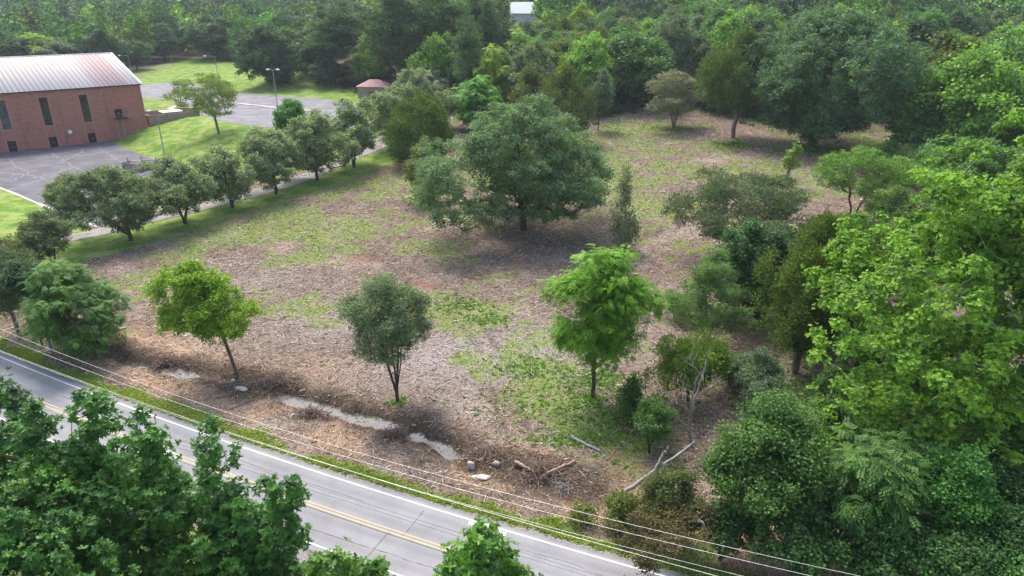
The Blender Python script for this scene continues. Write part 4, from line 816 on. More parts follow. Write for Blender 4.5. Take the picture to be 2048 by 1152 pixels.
# --- near side of the road
fq = np.random.default_rng(41); FX = []; fbz = np.array([-18.0, 24.5, float(hgt(-18.0, 24.5))])
for y_, z_, x_ in [(28.2, 15.6, -27.5), (28.6, 15.4, -25.0), (28.0, 15.7, -23.0), (28.4, 15.9, -20.4), (28.0, 15.6, -19.6), (28.6, 14.6, -18.0), (27.8, 14.0, -17.2), (28.2, 13.8, -14.9), (27.6, 13.2, -14.3), (27.2, 11.9, -11.4), (27.0, 10.8, -10.7), (27.0, 13.9, -21.5), (27.4, 14.5, -25.8), (27.2, 12.6, -16.2), (26.6, 11.2, -13.0), (26.6, 12.8, -19.0), (26.4, 9.8, -11.6), (26.4, 12.6, -23.6)]:
    for k in range(9): FX.append(np.array([x_, y_, z_])-fbz+fq.normal(0, .42, 3)*[1, 1, .5]-[0, 0, .42*k])     # the upright shoots at the top of the crown
tree("foreground_tree", "large glossy dark green tree filling the lower left corner in front of the road", "tree", 250, 1400, -330, 566, 966, 1620, 'lobed', 'dome', (.064, .18, .036), 2.0, base=(-18.0, 24.5), rbase=.3, dens=5.0, minleaf=.205, nmax=420000, cr=.55, rough=.1, inner=.5, zbf=0, dpf=.85, cov=2.9, lob=.14, gap=(364, 922, 30, 26), tv=.42, extra=FX)
tree("foreground_tree", "small bright green treetop at the bottom middle in front of the road", "tree", 960, 1400, 840, 1095, 1072, 1400, 'lobed', 'round', (.085, .21, .035), 3.0, base=(-1.6, 23.5), rbase=.15, dens=1.3, minleaf=.28, cr=.45, rough=.35, zbf=0, lob=.16)
tree("foreground_tree", "bright green treetop at the bottom edge between the two larger foreground trees", "tree", 715, 1400, 600, 830, 1108, 1400, 'lobed', 'round', (.10, .22, .04), 3.0, base=(-6.6, 24.5), rbase=.15, dens=1.2, minleaf=.28, cr=.45, rough=.35, zbf=0, lob=.16)
tree("foreground_tree", "grey-green leafy branches of a tree cut off by the left edge above the road", "tree", -30, 1100, -130, 70, 712, 960, 'lobed', 'round', (.07, .14, .065), 2.4, base=(-30.5, 37.5), rbase=.2, minleaf=.28, cr=.8, zbf=0)
#@@FOREST
# ------------------------------------------------------------------ the woods: every tree one thing, the far ones one mass
VAR = []
def variant(name, seed, w, h, z0, style, shape, leaf, **kw):
    r = empty(name, (0, 0, -500)); make_tree(name, seed, w, h, z0, style, shape, leaf, (1, 1, 1), r, **kw); VAR.append((r, name, w, h)); return len(VAR)-1
V_ROUND = [variant("woodland_tree", 501, 12, 15, 2.5, 'oak', 'round', .42, dens=1.2, cr=1.3, nmax=14000, rough=.3), variant("woodland_tree", 502, 13, 16, 3, 'oak', 'dome', .42, dens=1.2, cr=1.1, nmax=14000, rough=.3), variant("woodland_tree", 503, 11, 17, 3, 'dense', 'egg', .42, dens=1.2, cr=1.2, nmax=14000, rough=.3), variant("woodland_tree", 504, 13, 15, 2, 'dense', 'round', .42, dens=1.1, cr=1.7, nmax=14000, rough=.34)]
V_FINE = [variant("woodland_tree", 505, 11, 15, 2, 'walnut', 'dome', 1.3, dens=1.2, cr=1.3, nmax=3000, rough=.3), variant("woodland_tree", 509, 12, 14, 2, 'fine', 'round', .45, dens=1.2, cr=1.1, nmax=14000, rough=.3, cov=1.5)]
V_PINE = [variant("woodland_pine", 506, 10, 21, 5, 'pine', 'egg', .75, dens=1.5, cr=1.3, nmax=16000, rough=.3, bark='grey', cov=1.3), variant("woodland_pine", 507, 9, 22, 7, 'pine', 'dome', .75, dens=1.5, cr=1.3, nmax=16000, rough=.32, bark='grey', cov=1.3)]
V_CED = [variant("woodland_cedar", 508, 8, 14, 1, 'cedar', 'egg', .7, dens=1.3, cr=1.0, nmax=16000, rough=.3, bark='cedar', cov=1.2)]
USED = set()
def place(vi, x, y, z, sx, sz, rz, col, label, cat, group=None, first=False):
    r0, nm, w, h = VAR[vi]
    if vi not in USED: r = r0; USED.add(vi); ch = list(r.children)
    else:
        r = r0.copy(); COL.objects.link(r); ch = []
        for c in list(r0.children):
            k = c.copy(); COL.objects.link(k); k.parent = r; ch.append(k)
    r.location = (float(x), float(y), float(z)); r.rotation_euler = (0, 0, float(rz)); r.scale = (sx, sx, sz)
    for k in ("group",):
        if k in r: del r[k]
    tag(r, label, cat, group)
    for c in ch:
        if c.name.startswith("crown"): c.color = (*col, 1)
    return r
FR = np.random.default_rng(11); TAKEN = []
SHADE = {'dark': (.055, .125, .060), 'mid': (.085, .20, .062), 'light': (.135, .285, .05), 'lime': (.20, .33, .04), 'greyish': (.115, .18, .11), 'olive': (.105, .155, .042), 'pine': (.082, .155, .08), 'bloom': (.25, .25, .18), 'vivid': (.095, .27, .04)}
def fplace(vi, ub, vb, wpx, vt, shade, label, cat="tree", group=None):
    p = G(ub, vb); sc = depth(p)/FPX; r0, nm, w, h = VAR[vi]; H = max(4, z_at(vt, p[1])-p[2]); TAKEN.append((p[0], p[1], wpx*sc*.4))
    c = np.array(SHADE[shade])*FR.uniform(.92, 1.08)
    return place(vi, p[0], p[1], p[2]-.1, wpx*sc/w, H/h, FR.uniform(0, 6.28), c, label, cat, group)
MAN = [  # the ones a viewer can pick out along the edge of the wood
 (V_PINE[0], 690, 165, 125, 12, 'pine', "tall grey-green pine behind the pink-roofed shed, leftmost of the tall pines", "pine"), (V_PINE[1], 800, 190, 120, -25, 'pine', "tall dense pine right behind the pink-roofed shed", "pine"), (V_PINE[0], 880, 190, 130, -30, 'pine', "tallest grey-green pine at the top middle of the wood", "pine"), (V_PINE[1], 960, 185, 120, -10, 'pine', "tall pine at the right end of the tall pines, below the white roof", "pine"),
 (V_ROUND[0], 430, 118, 110, 30, 'dark', "very dark bushy tree at the top of the upper lawn left of the lawn oak", "tree"), (V_ROUND[2], 640, 152, 110, 60, 'dark', "dark tree right of the lawn oak at the wood's edge", "tree"), (V_FINE[0], 725, 172, 105, 85, 'bloom', "mimosa with pinkish bloom above the pink-roofed shed", "tree"), (V_ROUND[1], 660, 170, 90, 110, 'dark', "low dark bushy tree left of the pink-roofed shed", "tree"),
 (V_FINE[0], 855, 215, 110, 140, 'greyish', "spreading grey-green mimosa right of the pink-roofed shed", "tree"), (V_FINE[0], 955, 260, 105, 150, 'vivid', "bright green feathery tree rising behind the wide olive cedar", "tree"), (V_FINE[0], 985, 225, 75, 85, 'lime', "slim yellow-green vine-topped tree left of the bare-branched thicket", "tree"), (V_CED[0], 1060, 245, 85, 130, 'olive', "olive cedar behind the broad tree, left of the brown one", "cedar"),
 (V_FINE[1], 1050, 200, 90, 105, 'greyish', "greyish thin tree deep behind the broad tree's crown", "tree"), (V_ROUND[3], 1255, 215, 155, 60, 'mid', "full mid green tree at the back of the clearing above the narrow silvery tree", "tree"), (V_CED[0], 1195, 205, 80, 50, 'olive', "brownish cedar left of the full mid green tree at the clearing's back", "cedar"), (V_FINE[1], 1340, 195, 110, 20, 'greyish', "tall smoky grey tree above the half-bare grey tree", "tree"),
 (V_ROUND[2], 1390, 205, 95, 65, 'greyish', "grey-leaved tree between the smoky tree and the tall olive cedar", "tree"), (V_ROUND[0], 1445, 205, 110, 30, 'light', "light green tree peeping over the tall olive cedar", "tree"), (V_FINE[1], 1170, 165, 80, 70, 'bloom', "mimosa with faint pink bloom deep in the wood behind the clearing", "tree"),
 (V_FINE[0], 1745, 235, 100, 40, 'light', "light green feathery tree tucked behind the huge dark oak's right side", "tree"), (V_ROUND[1], 1800, 220, 130, 20, 'dark', "dark tree over the shadowy hollow right of the huge oak", "tree"), (V_ROUND[0], 1850, 300, 170, 60, 'olive', "olive-topped tree right of the shadowy hollow", "tree"), (V_ROUND[3], 1905, 345, 190, 95, 'light', "fresh green full tree above the sycamore's crown", "tree"), (V_ROUND[2], 1835, 335, 140, 180, 'mid', "mid green tree with grey dead twigs left of the fresh green tree", "tree"), (V_FINE[0], 2030, 350, 130, 130, 'vivid', "vivid green feathery tree at the right edge above the sycamore", "tree"), (V_ROUND[1], 1985, 300, 160, 60, 'mid', "mid green tree at the right edge behind the vivid feathery tree", "tree"), (V_FINE[1], 1770, 350, 120, 285, 'mid', "low spreading tree at the right between the forked tree and the wood", "tree"), (V_ROUND[0], 1880, 390, 150, 270, 'mid', "rounded shrubby tree just behind the sycamore's top left", "tree"),
 (V_ROUND[1], 85, 150, 125, 62, 'lime', "yellow-green broad tree right behind the brick hall's roof", "tree"), (V_ROUND[3], 130, 152, 100, 82, 'greyish', "grey-green low tree touching the brick hall's roof line", "tree"), (V_ROUND[0], 20, 155, 110, 60, 'dark', "dark tree behind the left part of the brick hall's roof", "tree"), (V_ROUND[2], 220, 146, 80, 55, 'dark', "dark tree behind the right end of the brick hall's roof", "tree"), (V_ROUND[0], 330, 122, 70, 45, 'dark', "dark ivy-hung tree above the short wooden pole", "tree"), (V_ROUND[3], 275, 140, 65, 80, 'dark', "low dark thicket tree beside the lamp post behind the brick hall", "tree")]
for m in MAN: fplace(*m)
def shade_pick(r, left):
    return FR.choice(['dark', 'mid', 'light', 'greyish', 'lime', 'olive'], p=[.28, .34, .16, .12, .05, .05] if not left else [.25, .3, .2, .18, .05, .02])
REG = [(-400, 265, "behind the brick hall"), (265, 480, "beyond the upper lawn"), (480, 720, "beyond the upper parking lot"), (720, 1000, "behind the pink-roofed shed"), (1000, 1270, "behind the broad tree"), (1270, 1460, "behind the half-bare grey tree"), (1460, 1790, "behind the huge oak"), (1790, 2500, "right of the huge oak")]
cand = []
yy = 120.0
while yy < 520:
    stp = 9.5+max(0, yy-200)*.012
    for xx in np.arange(-.84*yy-20, .84*yy+20, stp): cand.append((xx+FR.uniform(-3.4, 3.4), yy+FR.uniform(-3.4, 3.4)))
    yy += stp*.9
cand = np.array(cand); cand = cand[sdist(cand[:, 0], cand[:, 1], WOOD) < -3.0]
cand = cand[sdist(cand[:, 0], cand[:, 1], [tuple((A0+wd*a+wn*b)[:2]) for a, b in ((S0-3, 3), (S1+16, 3), (S1+16, -D2-4), (S0-3, -D2-4))]) > 3]
ok = np.ones(len(cand), bool)
for x, y, r in TAKEN: ok &= np.hypot(cand[:, 0]-x, cand[:, 1]-y) > max(3.5, r)
hv = np.array([hp[0], hp[1]]); dd = cand@(hv/np.linalg.norm(hv)); lat = np.abs(cand[:, 0]*hv[1]-cand[:, 1]*hv[0])/np.linalg.norm(hv)
ok &= ~((lat < 11) & (dd > np.linalg.norm(hv)-85) & (dd < np.linalg.norm(hv)+14))
def seen(P):
    z = hgt(P[:, 0], P[:, 1], False); u, v = proj(np.stack([P[:, 0], P[:, 1], z], 1)); return (u > -110) & (u < 2160) & (v > -25)
cand = cand[ok]; cand = cand[seen(cand)]; cand = cand[np.argsort(np.hypot(cand[:, 0], cand[:, 1]))]; print("wood candidates", len(cand))
NIND = 255; far = list(cand[NIND:])
for x, y in cand[:NIND]:
    z = float(hgt(x, y, False)); u, v = proj(np.array([x, y, z])); left = u < 500; sh = str(shade_pick(FR, left))
    reg = next((t for a, b, t in REG if a <= u < b), REG[-1][2]) if u >= -400 else REG[0][2]
    q = FR.random()
    if 640 < u < 1000 and q < .45: vi = int(FR.choice(V_PINE)); form = "pine"; sh = 'pine'
    elif q < .1: vi = V_CED[0]; form = "cedar"; sh = 'olive'
    elif q < .28: vi = int(FR.choice(V_FINE)); form = "feathery tree"
    else: vi = int(FR.choice(V_ROUND)); form = "round-headed tree"
    dd = -float(sdist(np.array([x]), np.array([y]), WOOD)[0]); rowt = "front" if dd < 14 else ("middle" if dd < 45 else "depth")
    r0, nm, w, h = VAR[vi]; s = FR.uniform(.85, 1.25)*(.95 if left else 1.05); szf = s*FR.uniform(.85, 1.2)
    c = np.array(SHADE[sh])*FR.uniform(.85, 1.18)
    adj = {'dark': 'dark green', 'mid': 'mid green', 'light': 'fresh green', 'greyish': 'grey-green', 'lime': 'yellow-green', 'olive': 'olive', 'pine': 'grey-green'}[sh]
    place(vi, x, y, z-.15, s, szf, FR.uniform(0, 6.28), c, f"{adj} {form} in the {rowt} of the woods {reg}", "tree" if form[0] in "rf" else form, f"woodland trees {reg}")
# far-off wood, one mass
yy = 500.0; 
while yy < 2300:
    stp = 15+(yy-500)*.014
    for xx in np.arange(-.80*yy-30, .80*yy+30, stp): far.append((xx+FR.uniform(-5, 5), yy+FR.uniform(-5, 5)))
    yy += stp
far = np.array(far); far = far[seen(far)]; print("far trees", len(far))
fz = hgt(far[:, 0], far[:, 1], False); dist = np.hypot(far[:, 0], far[:, 1])
tv, tf = [], []; tt_ = []; tc = []
shk = ['dark', 'mid', 'light', 'greyish', 'lime', 'mid', 'olive']; base_ = 0
for lod, (d0, d1, nl, lf) in enumerate(((0, 420, 1500, .85), (420, 800, 480, 1.3), (800, 5000, 150, 2.4))):
    sel = np.where((dist >= d0) & (dist < d1))[0]
    if not len(sel): continue
    protos = []
    for k in range(4):
        rg = np.random.default_rng(900+10*lod+k); cl = crown_points(rg, 12, 12, 2, 15, 0, ['round', 'dome', 'egg', 'round'][k], 1.6, .7, .1, 0, .3, .24)
        protos.append(foliage_mesh(rg, cl, 1.5, lf, 'diamond', nl, .75, .5, tiltlow=.2))
    for k in range(4):
        V, F, t = protos[k]; s_ = sel[FR.integers(0, 4, len(sel)) == k]
        if not len(s_): continue
        n = len(s_); a = FR.uniform(0, 6.28, n); sc = FR.uniform(.85, 1.6, n)*(1+.25*(dist[s_] > 600)); sz = sc*FR.uniform(.8, 1.15, n); ca, sa = np.cos(a)*sc, np.sin(a)*sc
        VV = np.stack([V[None, :, 0]*ca[:, None]-V[None, :, 1]*sa[:, None]+far[s_, 0][:, None], V[None, :, 0]*sa[:, None]+V[None, :, 1]*ca[:, None]+far[s_, 1][:, None], V[None, :, 2]*sz[:, None]+fz[s_][:, None]], 2).reshape(-1, 3)
        cc = np.array([SHADE[shk[i]] for i in FR.integers(0, len(shk), n)])*FR.uniform(.6, 1.35, (n, 1)); tt_.append(np.tile(t, n)); tc.append(np.repeat(cc, len(V), 0))
        tf.append((F[0][None]+(np.arange(n)*len(V))[:, None, None]+base_).reshape(-1, F[0].shape[1])); tv.append(VV); base_ += len(VV)
def massmat():
    m, t, bs, o = newmat("distant_leaf"); a = attr(t, "col").outputs["Color"]; f = attr(t, "tint").outputs["Fac"]
    c = mixc(t, f, mixc(t, 1.0, a, (.62, .66, .72), 'MULTIPLY'), mixc(t, 1.0, a, (1.75, 1.5, 1.15), 'MULTIPLY')); t.links.new(c, bs.inputs["Base Color"]); bs.inputs["Roughness"].default_value = .9; bs.inputs["Specular IOR Level"].default_value = .05; return m
mo = obj("distant_woodland", mesh_np("distant_woodland", np.concatenate(tv), tf, {"tint": np.concatenate(tt_), "col": np.concatenate(tc)}), massmat())
tag(mo, "far-off green wood fading into haze across the top of the picture", "woodland", kind="stuff")
#@@SMALL
# ------------------------------------------------------------------ wires along the road
def wire(name, label, L, Mi, R, zL, zR, rad, mat, ext=1.35):
    a = plane(*L, zL); b = plane(*R, zR); dm = ray(*Mi)           # middle point fixed in plan, sag follows from its height
    ab = b[:2]-a[:2]; n = np.array([-ab[1], ab[0]]); t = ((a[:2]-CAM[:2])@n)/(dm[:2]@n); m = CAM+dm*t; f = float((m[:2]-a[:2])@ab/(ab@ab))
    k = (m[2]-(a[2]*(1-f)+b[2]*f))/(f*(1-f)+1e-9); k = max(-6, min(1.0, k))
    pts = [np.array([*(a[:2]+ab*s), a[2]*(1-s)+b[2]*s+k*s*(1-s)]) for s in np.linspace(1-ext, ext, 60)]
    o = MB().tube(pts, rad, 5).build(name, mat, None, True); return tag(o, label, "power line", "power lines along the road")
wire("power_line", "upper of the two pale wires crossing low over the clearing's edge", (0, 658), (640, 893), (1640, 1135), 8.6, 8.6, .010, M_WIREP)
wire("power_line", "second pale wire, just below and parallel to the upper pale one", (0, 672), (640, 868+30), (1618, 1151), 8.0, 8.0, .010, M_WIREP)
wire("power_line", "thickest pale wire, running along the grass verge beside the road", (0, 701), (640, 923), (1429, 1151), 7.2, 7.2, .013, M_WIREP)
wire("power_line", "thin pale wire close beneath the thickest one along the verge", (0, 703), (700, 942), (1480, 1151), 7.0, 6.7, .009, M_WIREP)
wire("power_line", "blackest wire hanging over the road just below the yellow lines", (49, 802), (611, 1012), (905, 1110), 7.0, 7.0, .013, M_WIRED)
wire("power_line", "upper of two thin dark wires over the far lane of the road", (120, 812), (640, 978), (1185, 1148), 7.4, 7.4, .007, M_WIRED)
wire("power_line", "lower of two thin dark wires over the far lane of the road", (120, 818), (640, 986), (1160, 1148), 7.2, 7.2, .007, M_WIRED)
p = G(104, 706); h = z_at(551, p[1])-p[2]
up = empty("utility_pole", p, 0, "grey wooden utility pole rising out of the bushy roadside tree", "pole"); MB().tube([(0, 0, -.3), (0, 0, h)], [.16, .11], 9).build("pole", M_GALV, up, True); MB().box((-.9, -.06, h-.75), (.9, .06, h-.6)).build("crossarm", M_TIMBER, up)
o = MB().tube([np.array([p[0]-.1, p[1], p[2]+h-1.6])*(1-s)+np.array([p[0]-26, p[1]+6, p[2]+h-1.2])*s-np.array([0, 0, 2.2*s*(1-s)]) for s in np.linspace(0, 1, 20)], .02, 5).build("power_line", M_WIRED, None, True); tag(o, "dark wire leading left from the utility pole in the roadside tree", "power line", "power lines along the road")
# ------------------------------------------------------------------ car behind the foreground tree
cp = plane(350, 930, .03); i = int(np.argmin(np.abs(RLINE[:, 0]-cp[0]))); cpos = RLINE[i]+RNRM[i]*(-LANE*1.5); ang = math.atan2(tg[i, 1], tg[i, 0])
car = empty("parked_car", (cpos[0], cpos[1], .035), ang, "silver car on the road half hidden behind the glossy foreground tree", "car")
prof = [(-2.25, .35), (-2.28, .72), (-2.15, .92), (-1.55, .98), (-.85, 1.40), (.35, 1.42), (1.05, .98), (1.95, .86), (2.25, .68), (2.28, .35)]
def loft(secs, close=True):
    mb = MB(); n = len(secs[0]); V = [q for s in secs for q in s]; m = len(secs)
    F = [(j*n+i, j*n+(i+1) % n, (j+1)*n+(i+1) % n, (j+1)*n+i) for j in range(m-1) for i in range(n)]+[tuple(range(n)), tuple((m-1)*n+i for i in reversed(range(n)))]
    return mb.add(V, F)
def sec(yf, sc): return [(x, yf, .35+(z-.35)*sc if z < 1 else .35+(z-.35)*sc) for x, z in prof]
secs = []
for yf in (-.88, -.84, -.66, .66, .84, .88):
    a = abs(yf); secs.append([(x*(.97 if a > .85 else 1), yf if z <= 1 else math.copysign(min(a, .66), yf), (.45 if z < .4 and a > .85 else z) if z <= 1 else (z if a < .7 else .99+(z-.99)*.02)) for x, z in prof])
loft(secs).build("body", M_CAR, car, True, bevel=.03)
g = MB().add([(.98, -.62, 1.0), (.98, .62, 1.0), (.40, .56, 1.40), (.40, -.56, 1.40)], [(0, 1, 2, 3)]); g.v = [(x+.025, y, z+.02) for x, y, z in g.v]; g.build("windscreen", M_CARGLASS, car)
g = MB().add([(-1.45, -.62, 1.01), (-1.45, .62, 1.01), (-.9, .56, 1.385), (-.9, -.56, 1.385)], [(3, 2, 1, 0)]); g.v = [(x-.03, y, z+.02) for x, y, z in g.v]; g.build("rear_window", M_CARGLASS, car)
for s in (-1, 1):
    g = MB().add([(-1.2, s*.70, 1.02), (.85, s*.70, 1.02), (.32, s*.675, 1.36), (-.8, s*.675, 1.36)], [(0, 1, 2, 3) if s < 0 else (3, 2, 1, 0)]); g.build("side_window", M_CARGLASS, car)
    for x in (-1.4, 1.4):
        wh = MB().tube([(x, s*.92, .32), (x, s*.70, .32)], .32, 18).build("wheel", M_TYRE, car, True, bevel=.02); MB().tube([(x, s*.935, .32), (x, s*.90, .32)], .19, 12).build("rim", M_STEEL, wh)
    MB().box((2.12, s*.62-.2, .62), (2.30, s*.62+.2, .76)).build("headlight", M_LAMP, car, bevel=.03); MB().box((.55, s*.93-.09, .98), (.75, s*.93+.09, 1.1)).build("mirror", M_CAR, car, bevel=.03)
# ------------------------------------------------------------------ logs, brush and rocks
def log(name, label, pts, r, mat, cat="log"):
    P = [np.array([x, y, z]) for x, y, z in pts]; L = smoothline(np.array(P), 14); L[1:-1] += RNG.normal(0, .03, (12, 3)); rad = np.linspace(r, r*.62, 14)*(1+RNG.normal(0, .06, 14))
    return tag(MB().tube(L, rad, 9).build(name, mat, None, True), label, cat)
def gz(u, v, dz=0.0): q = G(u, v); return (q[0], q[1], q[2]+dz)
a = G(1246, 990); b = plane(1390, 884, 4.2)
log("leaning_log", "long grey dead trunk leaning up to the right into the thicket", [a+[0, 0, .15], (a+b)/2, b], .16, M_DEAD)
c = a*.55+b*.45; log("leaning_log", "short grey broken limb standing off the long leaning trunk", [c, c+[.5, .2, 1.3], c+[.9, .3, 2.0]], .14, M_DEAD)
log("peeled_log", "pale peeled log on top of the brush pile near the creek's end", [gz(1028, 929, .3), gz(1048, 940, .3), gz(1066, 950, .25)], .15, M_LOG)
log("fallen_branch", "long orange-brown branch lying along the front of the brush pile", [gz(1078, 962, .2), gz(1100, 950, .35), gz(1128, 938, .3), gz(1150, 925, .15)], .13, M_LOG)
log("fallen_log", "mossy grey log end poking out of the weeds right of the brush pile", [gz(1140, 874, .1), gz(1165, 888, .15), gz(1200, 905, .1)], .16, M_DEAD)
log("fallen_branch", "crooked bleached branch hanging by the dark tree above the power lines", [np.array(plane(1382, 1042, 3.2)), np.array(plane(1398, 1035, 3.6)), np.array(plane(1412, 1058, 3.0)), np.array(plane(1420, 1085, 2.0))], .10, M_DEAD)
log("fallen_branch", "thin white branch lying below the crown of the broad tree", [gz(994, 455, .15), gz(1002, 478, .1)], .1, M_DEAD)
log("fallen_log", "white curved log among the bushes below the ivy-smothered tree", [gz(1438, 643, .25), gz(1450, 634, .5), gz(1464, 640, .25)], .16, M_DEAD)
def brush(label, u, v, rx, ry, n, hmax, seed, rad=.03, mat=M_TWIG, ln=1.6):
    q = np.random.default_rng(seed); c = G(u, v); mb = MB()
    for i in range(n):
        x, y = q.normal(0, rx*.5), q.normal(0, ry*.5); zz = hmax*max(0, 1-math.hypot(x/rx, y/ry))*q.random(); an = q.uniform(0, 6.28); L = q.uniform(.4, 1)*ln; el = q.normal(0, .35)
        d = np.array([math.cos(an)*math.cos(el), math.sin(an)*math.cos(el), math.sin(el)]); P = np.array([c[0]+x, c[1]+y, 0]); P[2] = float(hgt(P[0], P[1]))+.06+zz
        mb.tube([P-d*L/2, P+q.normal(0, .07, 3)*L, P+d*L/2], [rad, rad*.8, rad*.4], 4)
    return tag(mb.build("brush_pile", mat, None), label, "brush pile", "heaps of cut brush along the creek")
brush("brush pile of tangled roots and dark twigs under the pale peeled log", 1075, 945, 2.0, 1.2, 170, 1.0, 1)
brush("heap of dark twigs on the creek bank under the leaning yellow-green tree", 540, 768, 2.6, 1.0, 190, .7, 2)
brush("heap of cut brush on the near bank beside the middle pool", 625, 830, 1.6, .7, 110, .6, 3)
brush("heap of cut brush between the middle pool and the right-hand pool", 790, 868, 1.3, .7, 110, .6, 4)
brush("low spread of bleached twigs on the verge right of the creek's end", 1125, 978, 1.0, .7, 45, .35, 5, .022, M_DEAD, 1.2)
brush("dark brush along the far bank of the left-hand pool", 330, 738, 2.2, .8, 110, .5, 6)
brush("dark brush tangle beneath the bushy roadside tree", 205, 712, 2.0, 1.0, 110, .6, 8)
brush("small heap of dark twigs behind the creek's right end", 985, 905, 1.4, .8, 80, .45, 9)
def rock(label, u, v, r, seed, mat=M_ROCK):
    q = np.random.default_rng(seed); p = G(u, v); me = bpy.data.meshes.new("rock"); import bmesh
    bm = bmesh.new(); bmesh.ops.create_icosphere(bm, subdivisions=3, radius=1.0); ph = q.uniform(0, 6, 6); sx = q.uniform(.8, 1.3, 3)
    for v_ in bm.verts:
        c = v_.co; f = 1+.16*math.sin(3*c.x+ph[0])*math.cos(2.5*c.y+ph[1])+.12*math.sin(5*c.z+4*c.x+ph[2])+.06*math.sin(9*c.y+ph[3]+5*c.x); v_.co = Vector((c.x*f*r[0]*sx[0], c.y*f*r[1]*sx[1], max(-.5*r[2], c.z*f*r[2])))
    bm.to_mesh(me); bm.free(); me.polygons.foreach_set("use_smooth", [True]*len(me.polygons))
    return tag(obj("rock", me, mat, None, (p[0], p[1], p[2]+.3*r[2])), label, "rock", "rocks along the creek")
rock("pale upright rock at the right end of the creek", 943, 938, (.28, .28, .5), 1); rock("broad pale flat rock slab at the creek's right end in front of the upright one", 962, 957, (.75, .4, .16), 2); rock("small pale rock on the dark bank left of the brush pile", 993, 928, (.26, .22, .22), 3)
rock("pale boulder lying in the dried creek bed below the leaning young tree", 482, 780, (.55, .35, .25), 4); rock("small white rock by the trunk of the leaning young tree", 466, 762, (.2, .16, .14), 5); rock("pale stone in the clearing above the yellow-green young tree", 381, 522, (.38, .28, .24), 6); rock("second, smaller stone just right of the pale stone above the young tree", 394, 521, (.32, .25, .2), 7)
rock("white stone low in the mulch left of the broad tree", 790, 430, (.3, .2, .14), 8); rock("white stone in the grass at the back of the clearing", 1276, 285, (.4, .3, .2), 9); rock("white stone right of the grey-stemmed tree's base", 1436, 264, (.35, .28, .2), 10)
# ------------------------------------------------------------------ litter, weeds and grass that nobody could count
q = np.random.default_rng(21)
def inview(x, y, z=0.0, m=60):
    P = np.stack([x, y, np.full_like(x, z)], -1); d = (P-CAM)@FWD; u, v = proj(P); return (d > 5) & (u > -m) & (u < 2048+m) & (v > -m) & (v < 1152+m)
def field_pts(n, x0=-75, x1=62, y0=28, y1=190):
    x = q.uniform(x0, x1, n); y = q.uniform(y0, y1, n); k = inview(x, y); return x[k], y[k]
x, y = field_pts(520000, x1=95, y1=205); r_o = roadoff(x, y); lw = samp(lawn, x, y); g_ = samp(grass, x, y); rd = samp(red, x, y); wt = samp(Z, x, y)
keep = (r_o > 1.5) & (lw < .35) & (q.random(len(x)) < np.clip(1-.75*g_, .12, 1)*(1-.8*rd)) & ((wt > -.5) | (q.random(len(x)) < .10)) & (q.random(len(x)) < np.clip(1.25-y/170, .35, 1)); x = x[keep]; y = y[keep]; r_o = r_o[keep]
n = len(x); z = np.where(dseg(x, y, CREEK)[0] < 2.2, np.maximum(zsamp(x, y), -.62), zsamp(x, y)); so = samp(dark_ground, x, y); pa = samp(pale, x, y)
L = q.gamma(2.0, .15, n).clip(.12, 1.8); R = q.uniform(.009, .024, n)*(1+.008*y); an = q.uniform(0, 2*np.pi, n); el = q.normal(0, .16, n)
d = np.stack([np.cos(an)*np.cos(el), np.sin(an)*np.cos(el), np.sin(el)], 1); sdv = np.stack([-np.sin(an), np.cos(an), np.zeros(n)], 1); upv = np.cross(d, sdv)
C = np.stack([x, y, z+.03+R], 1); V = np.zeros((n, 6, 3))
for k, t in enumerate((0, 2.094, 4.189)):
    off = sdv*np.cos(t)[..., None]*R[:, None] if False else (sdv*math.cos(t)+upv*math.sin(t))*R[:, None]
    V[:, k] = C-d*L[:, None]/2+off; V[:, k+3] = C+d*L[:, None]/2+off*.7
b = (np.arange(n)*6)[:, None]; F4 = np.concatenate([b+np.array(f)[None] for f in ((0, 1, 4, 3), (1, 2, 5, 4), (2, 0, 3, 5))])
pal = np.array([(.50, .42, .34), (.37, .28, .215), (.23, .16, .12), (.44, .40, .36), (.11, .075, .06), (.60, .51, .42)]); pi = q.choice(6, n, p=[.2, .24, .22, .17, .10, .07])
cc = pal[pi]; dk = so > q.random(n)*1.2; cc[dk] = cc[dk]*.42; lt = pa > q.random(n); cc[lt] = cc[lt]*np.array([1.15, 1.0, .85]); cc = np.clip(cc*q.uniform(.85, 1.4, (n, 1)), 0, .85)
o = obj("wood_chips", mesh_np("wood_chips", V.reshape(-1, 3), [F4], {"col": np.repeat(cc, 6, 0)}), M_CHIP); tag(o, "shredded sticks and wood chips strewn over the whole clearing", "wood chips", kind="stuff"); print("chips", n)
def blades(name, label, cat, x, y, size, col, tpl='spray', k=4, up=.9, parent=None, szn=.35):
    n = len(x); z = zsamp(x, y); x = np.repeat(x, k)+q.normal(0, .08, n*k); y = np.repeat(y, k)+q.normal(0, .08, n*k); z = np.repeat(z, k)
    T = unit(np.stack([q.normal(0, 1, n*k), q.normal(0, 1, n*k), np.abs(q.normal(up, .3, n*k))], 1)); Nn = q.normal(0, 1, (n*k, 3)) if tpl == 'spray' else np.array([0, 0, 1.])+q.normal(0, .3, (n*k, 3))
    S = np.repeat(size, k)*q.uniform(1-szn, 1+szn, n*k); V, F, t = leaves(q, np.stack([x, y, z], 1), T, Nn, S, np.clip(np.repeat(q.random(n), k)*.7+q.random(n*k)*.3, 0, 1), tpl)
    return tag(obj(name, mesh_np(name, V, F, {"tint": t}), M_LEAF, color=col), label, cat, kind="stuff")
x, y = field_pts(420000, x1=95, y1=205); g_ = samp(grass, x, y); lw = samp(lawn, x, y); r_o = roadoff(x, y)
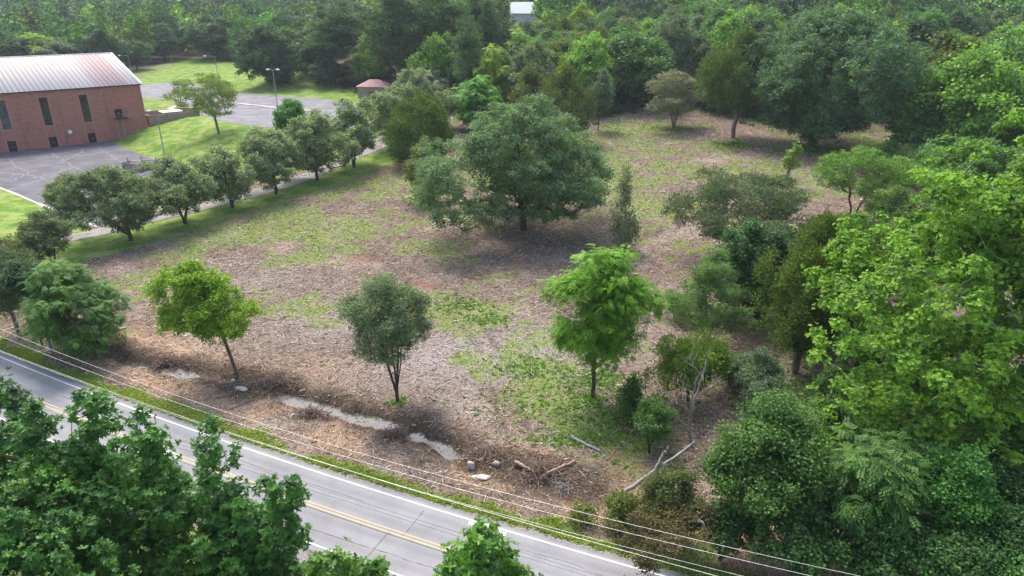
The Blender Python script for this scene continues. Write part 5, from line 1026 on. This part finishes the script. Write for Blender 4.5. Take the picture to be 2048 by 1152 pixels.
k_ = (g_ > .35+.5*q.random(len(x))) & (lw < .3) & (r_o > 1.5) & (q.random(len(x)) < np.clip(1.3-y/110, .3, 1)); x1, y1 = x[k_], y[k_]
blades("grass", "patches of low green grass growing through the mulch of the clearing", "grass", x1, y1, (.09+.0013*y1), (.17, .26, .045), 'diamond', 3, .35)
x = q.uniform(-70, 30, 60000); ry = roady(x); off = q.uniform(.8, 3.2, len(x)); y = ry+off*1.07; k_ = inview(x, y) & (samp(vg, x, y) > .2+.6*q.random(len(x))); x, y = x[k_], y[k_]
blades("verge_grass", "strip of rough grass along the far edge of the road", "grass", x, y, np.full(len(x), .18), (.22, .31, .06), 'diamond', 4, .5)
# broad weeds in the right front of the clearing
cs = [(1130, 790, 8, 6, 330), (1230, 850, 6, 4, 380), (1060, 735, 4, 3, 160), (920, 610, 3.5, 2.5, 110), (970, 640, 3, 2, 90), (1150, 880, 4, 1, 300), (1200, 760, 3, 2, 300), (1180, 800, 1.2, 1.0, 120), (800, 800, 1.0, .8, 60), (160, 690, 3, 2, 160), (1560, 600, 5, 5, 300), (1600, 780, 6, 5, 500), (1500, 760, 5, 4, 300), (1470, 290, 4, 3, 160), (1350, 262, 3, 2, 100), (1620, 300, 9, 5, 260), (1800, 900, 6, 5, 500), (850, 400, 4, 3, 150)]
xs, ys = [], []
for u, v, a, b_, m in cs: c = G(u, v); xs.append(c[0]+q.normal(0, a*.5, m)); ys.append(c[1]+q.normal(0, b_*.5, m))
x = np.concatenate(xs); y = np.concatenate(ys); k_ = (roadoff(x, y) > 2.2) & (samp(Z, x, y) > -.4); x, y = x[k_], y[k_]
blades("ground_cover", "broad-leaved weeds spreading over the mulch in the right front of the clearing", "weeds", x, y, .10+.0017*y, (.11, .23, .04), 'broad', 6, .4)
# undergrowth along the foot of the wood
FL = smoothline(FLINE[6:], 400); m = len(FL); xs, ys, zs, = [], [], []
for i in range(2600):
    c = FL[q.integers(0, m)]; xs.append(c[0]+q.normal(0, 3.0)); ys.append(c[1]+3.5+q.normal(0, 3.5))
x = np.array(xs); y = np.array(ys); z = zsamp(x, y); clp = np.stack([x, y, z+q.uniform(.1, 1.6, len(x))], 1)
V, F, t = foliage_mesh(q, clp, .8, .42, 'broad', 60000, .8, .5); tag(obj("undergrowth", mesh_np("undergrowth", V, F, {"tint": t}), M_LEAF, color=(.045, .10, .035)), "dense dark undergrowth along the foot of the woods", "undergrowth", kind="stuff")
# ------------------------------------------------------------------ haze in the air
hb = MB().box((-3600, -60, -2.0), (3600, 4700, 130)).build("haze", None)
m = bpy.data.materials.new("haze"); m.use_nodes = True; t = m.node_tree; t.nodes.clear(); o = t.nodes.new("ShaderNodeOutputMaterial"); pv = t.nodes.new("ShaderNodeVolumePrincipled")
pv.inputs["Color"].default_value = (.86, .93, 1, 1); pv.inputs["Density"].default_value = .00013; pv.inputs["Anisotropy"].default_value = .2; t.links.new(pv.outputs[0], o.inputs["Volume"]); hb.data.materials.append(m)
tag(hb, kind="stuff")
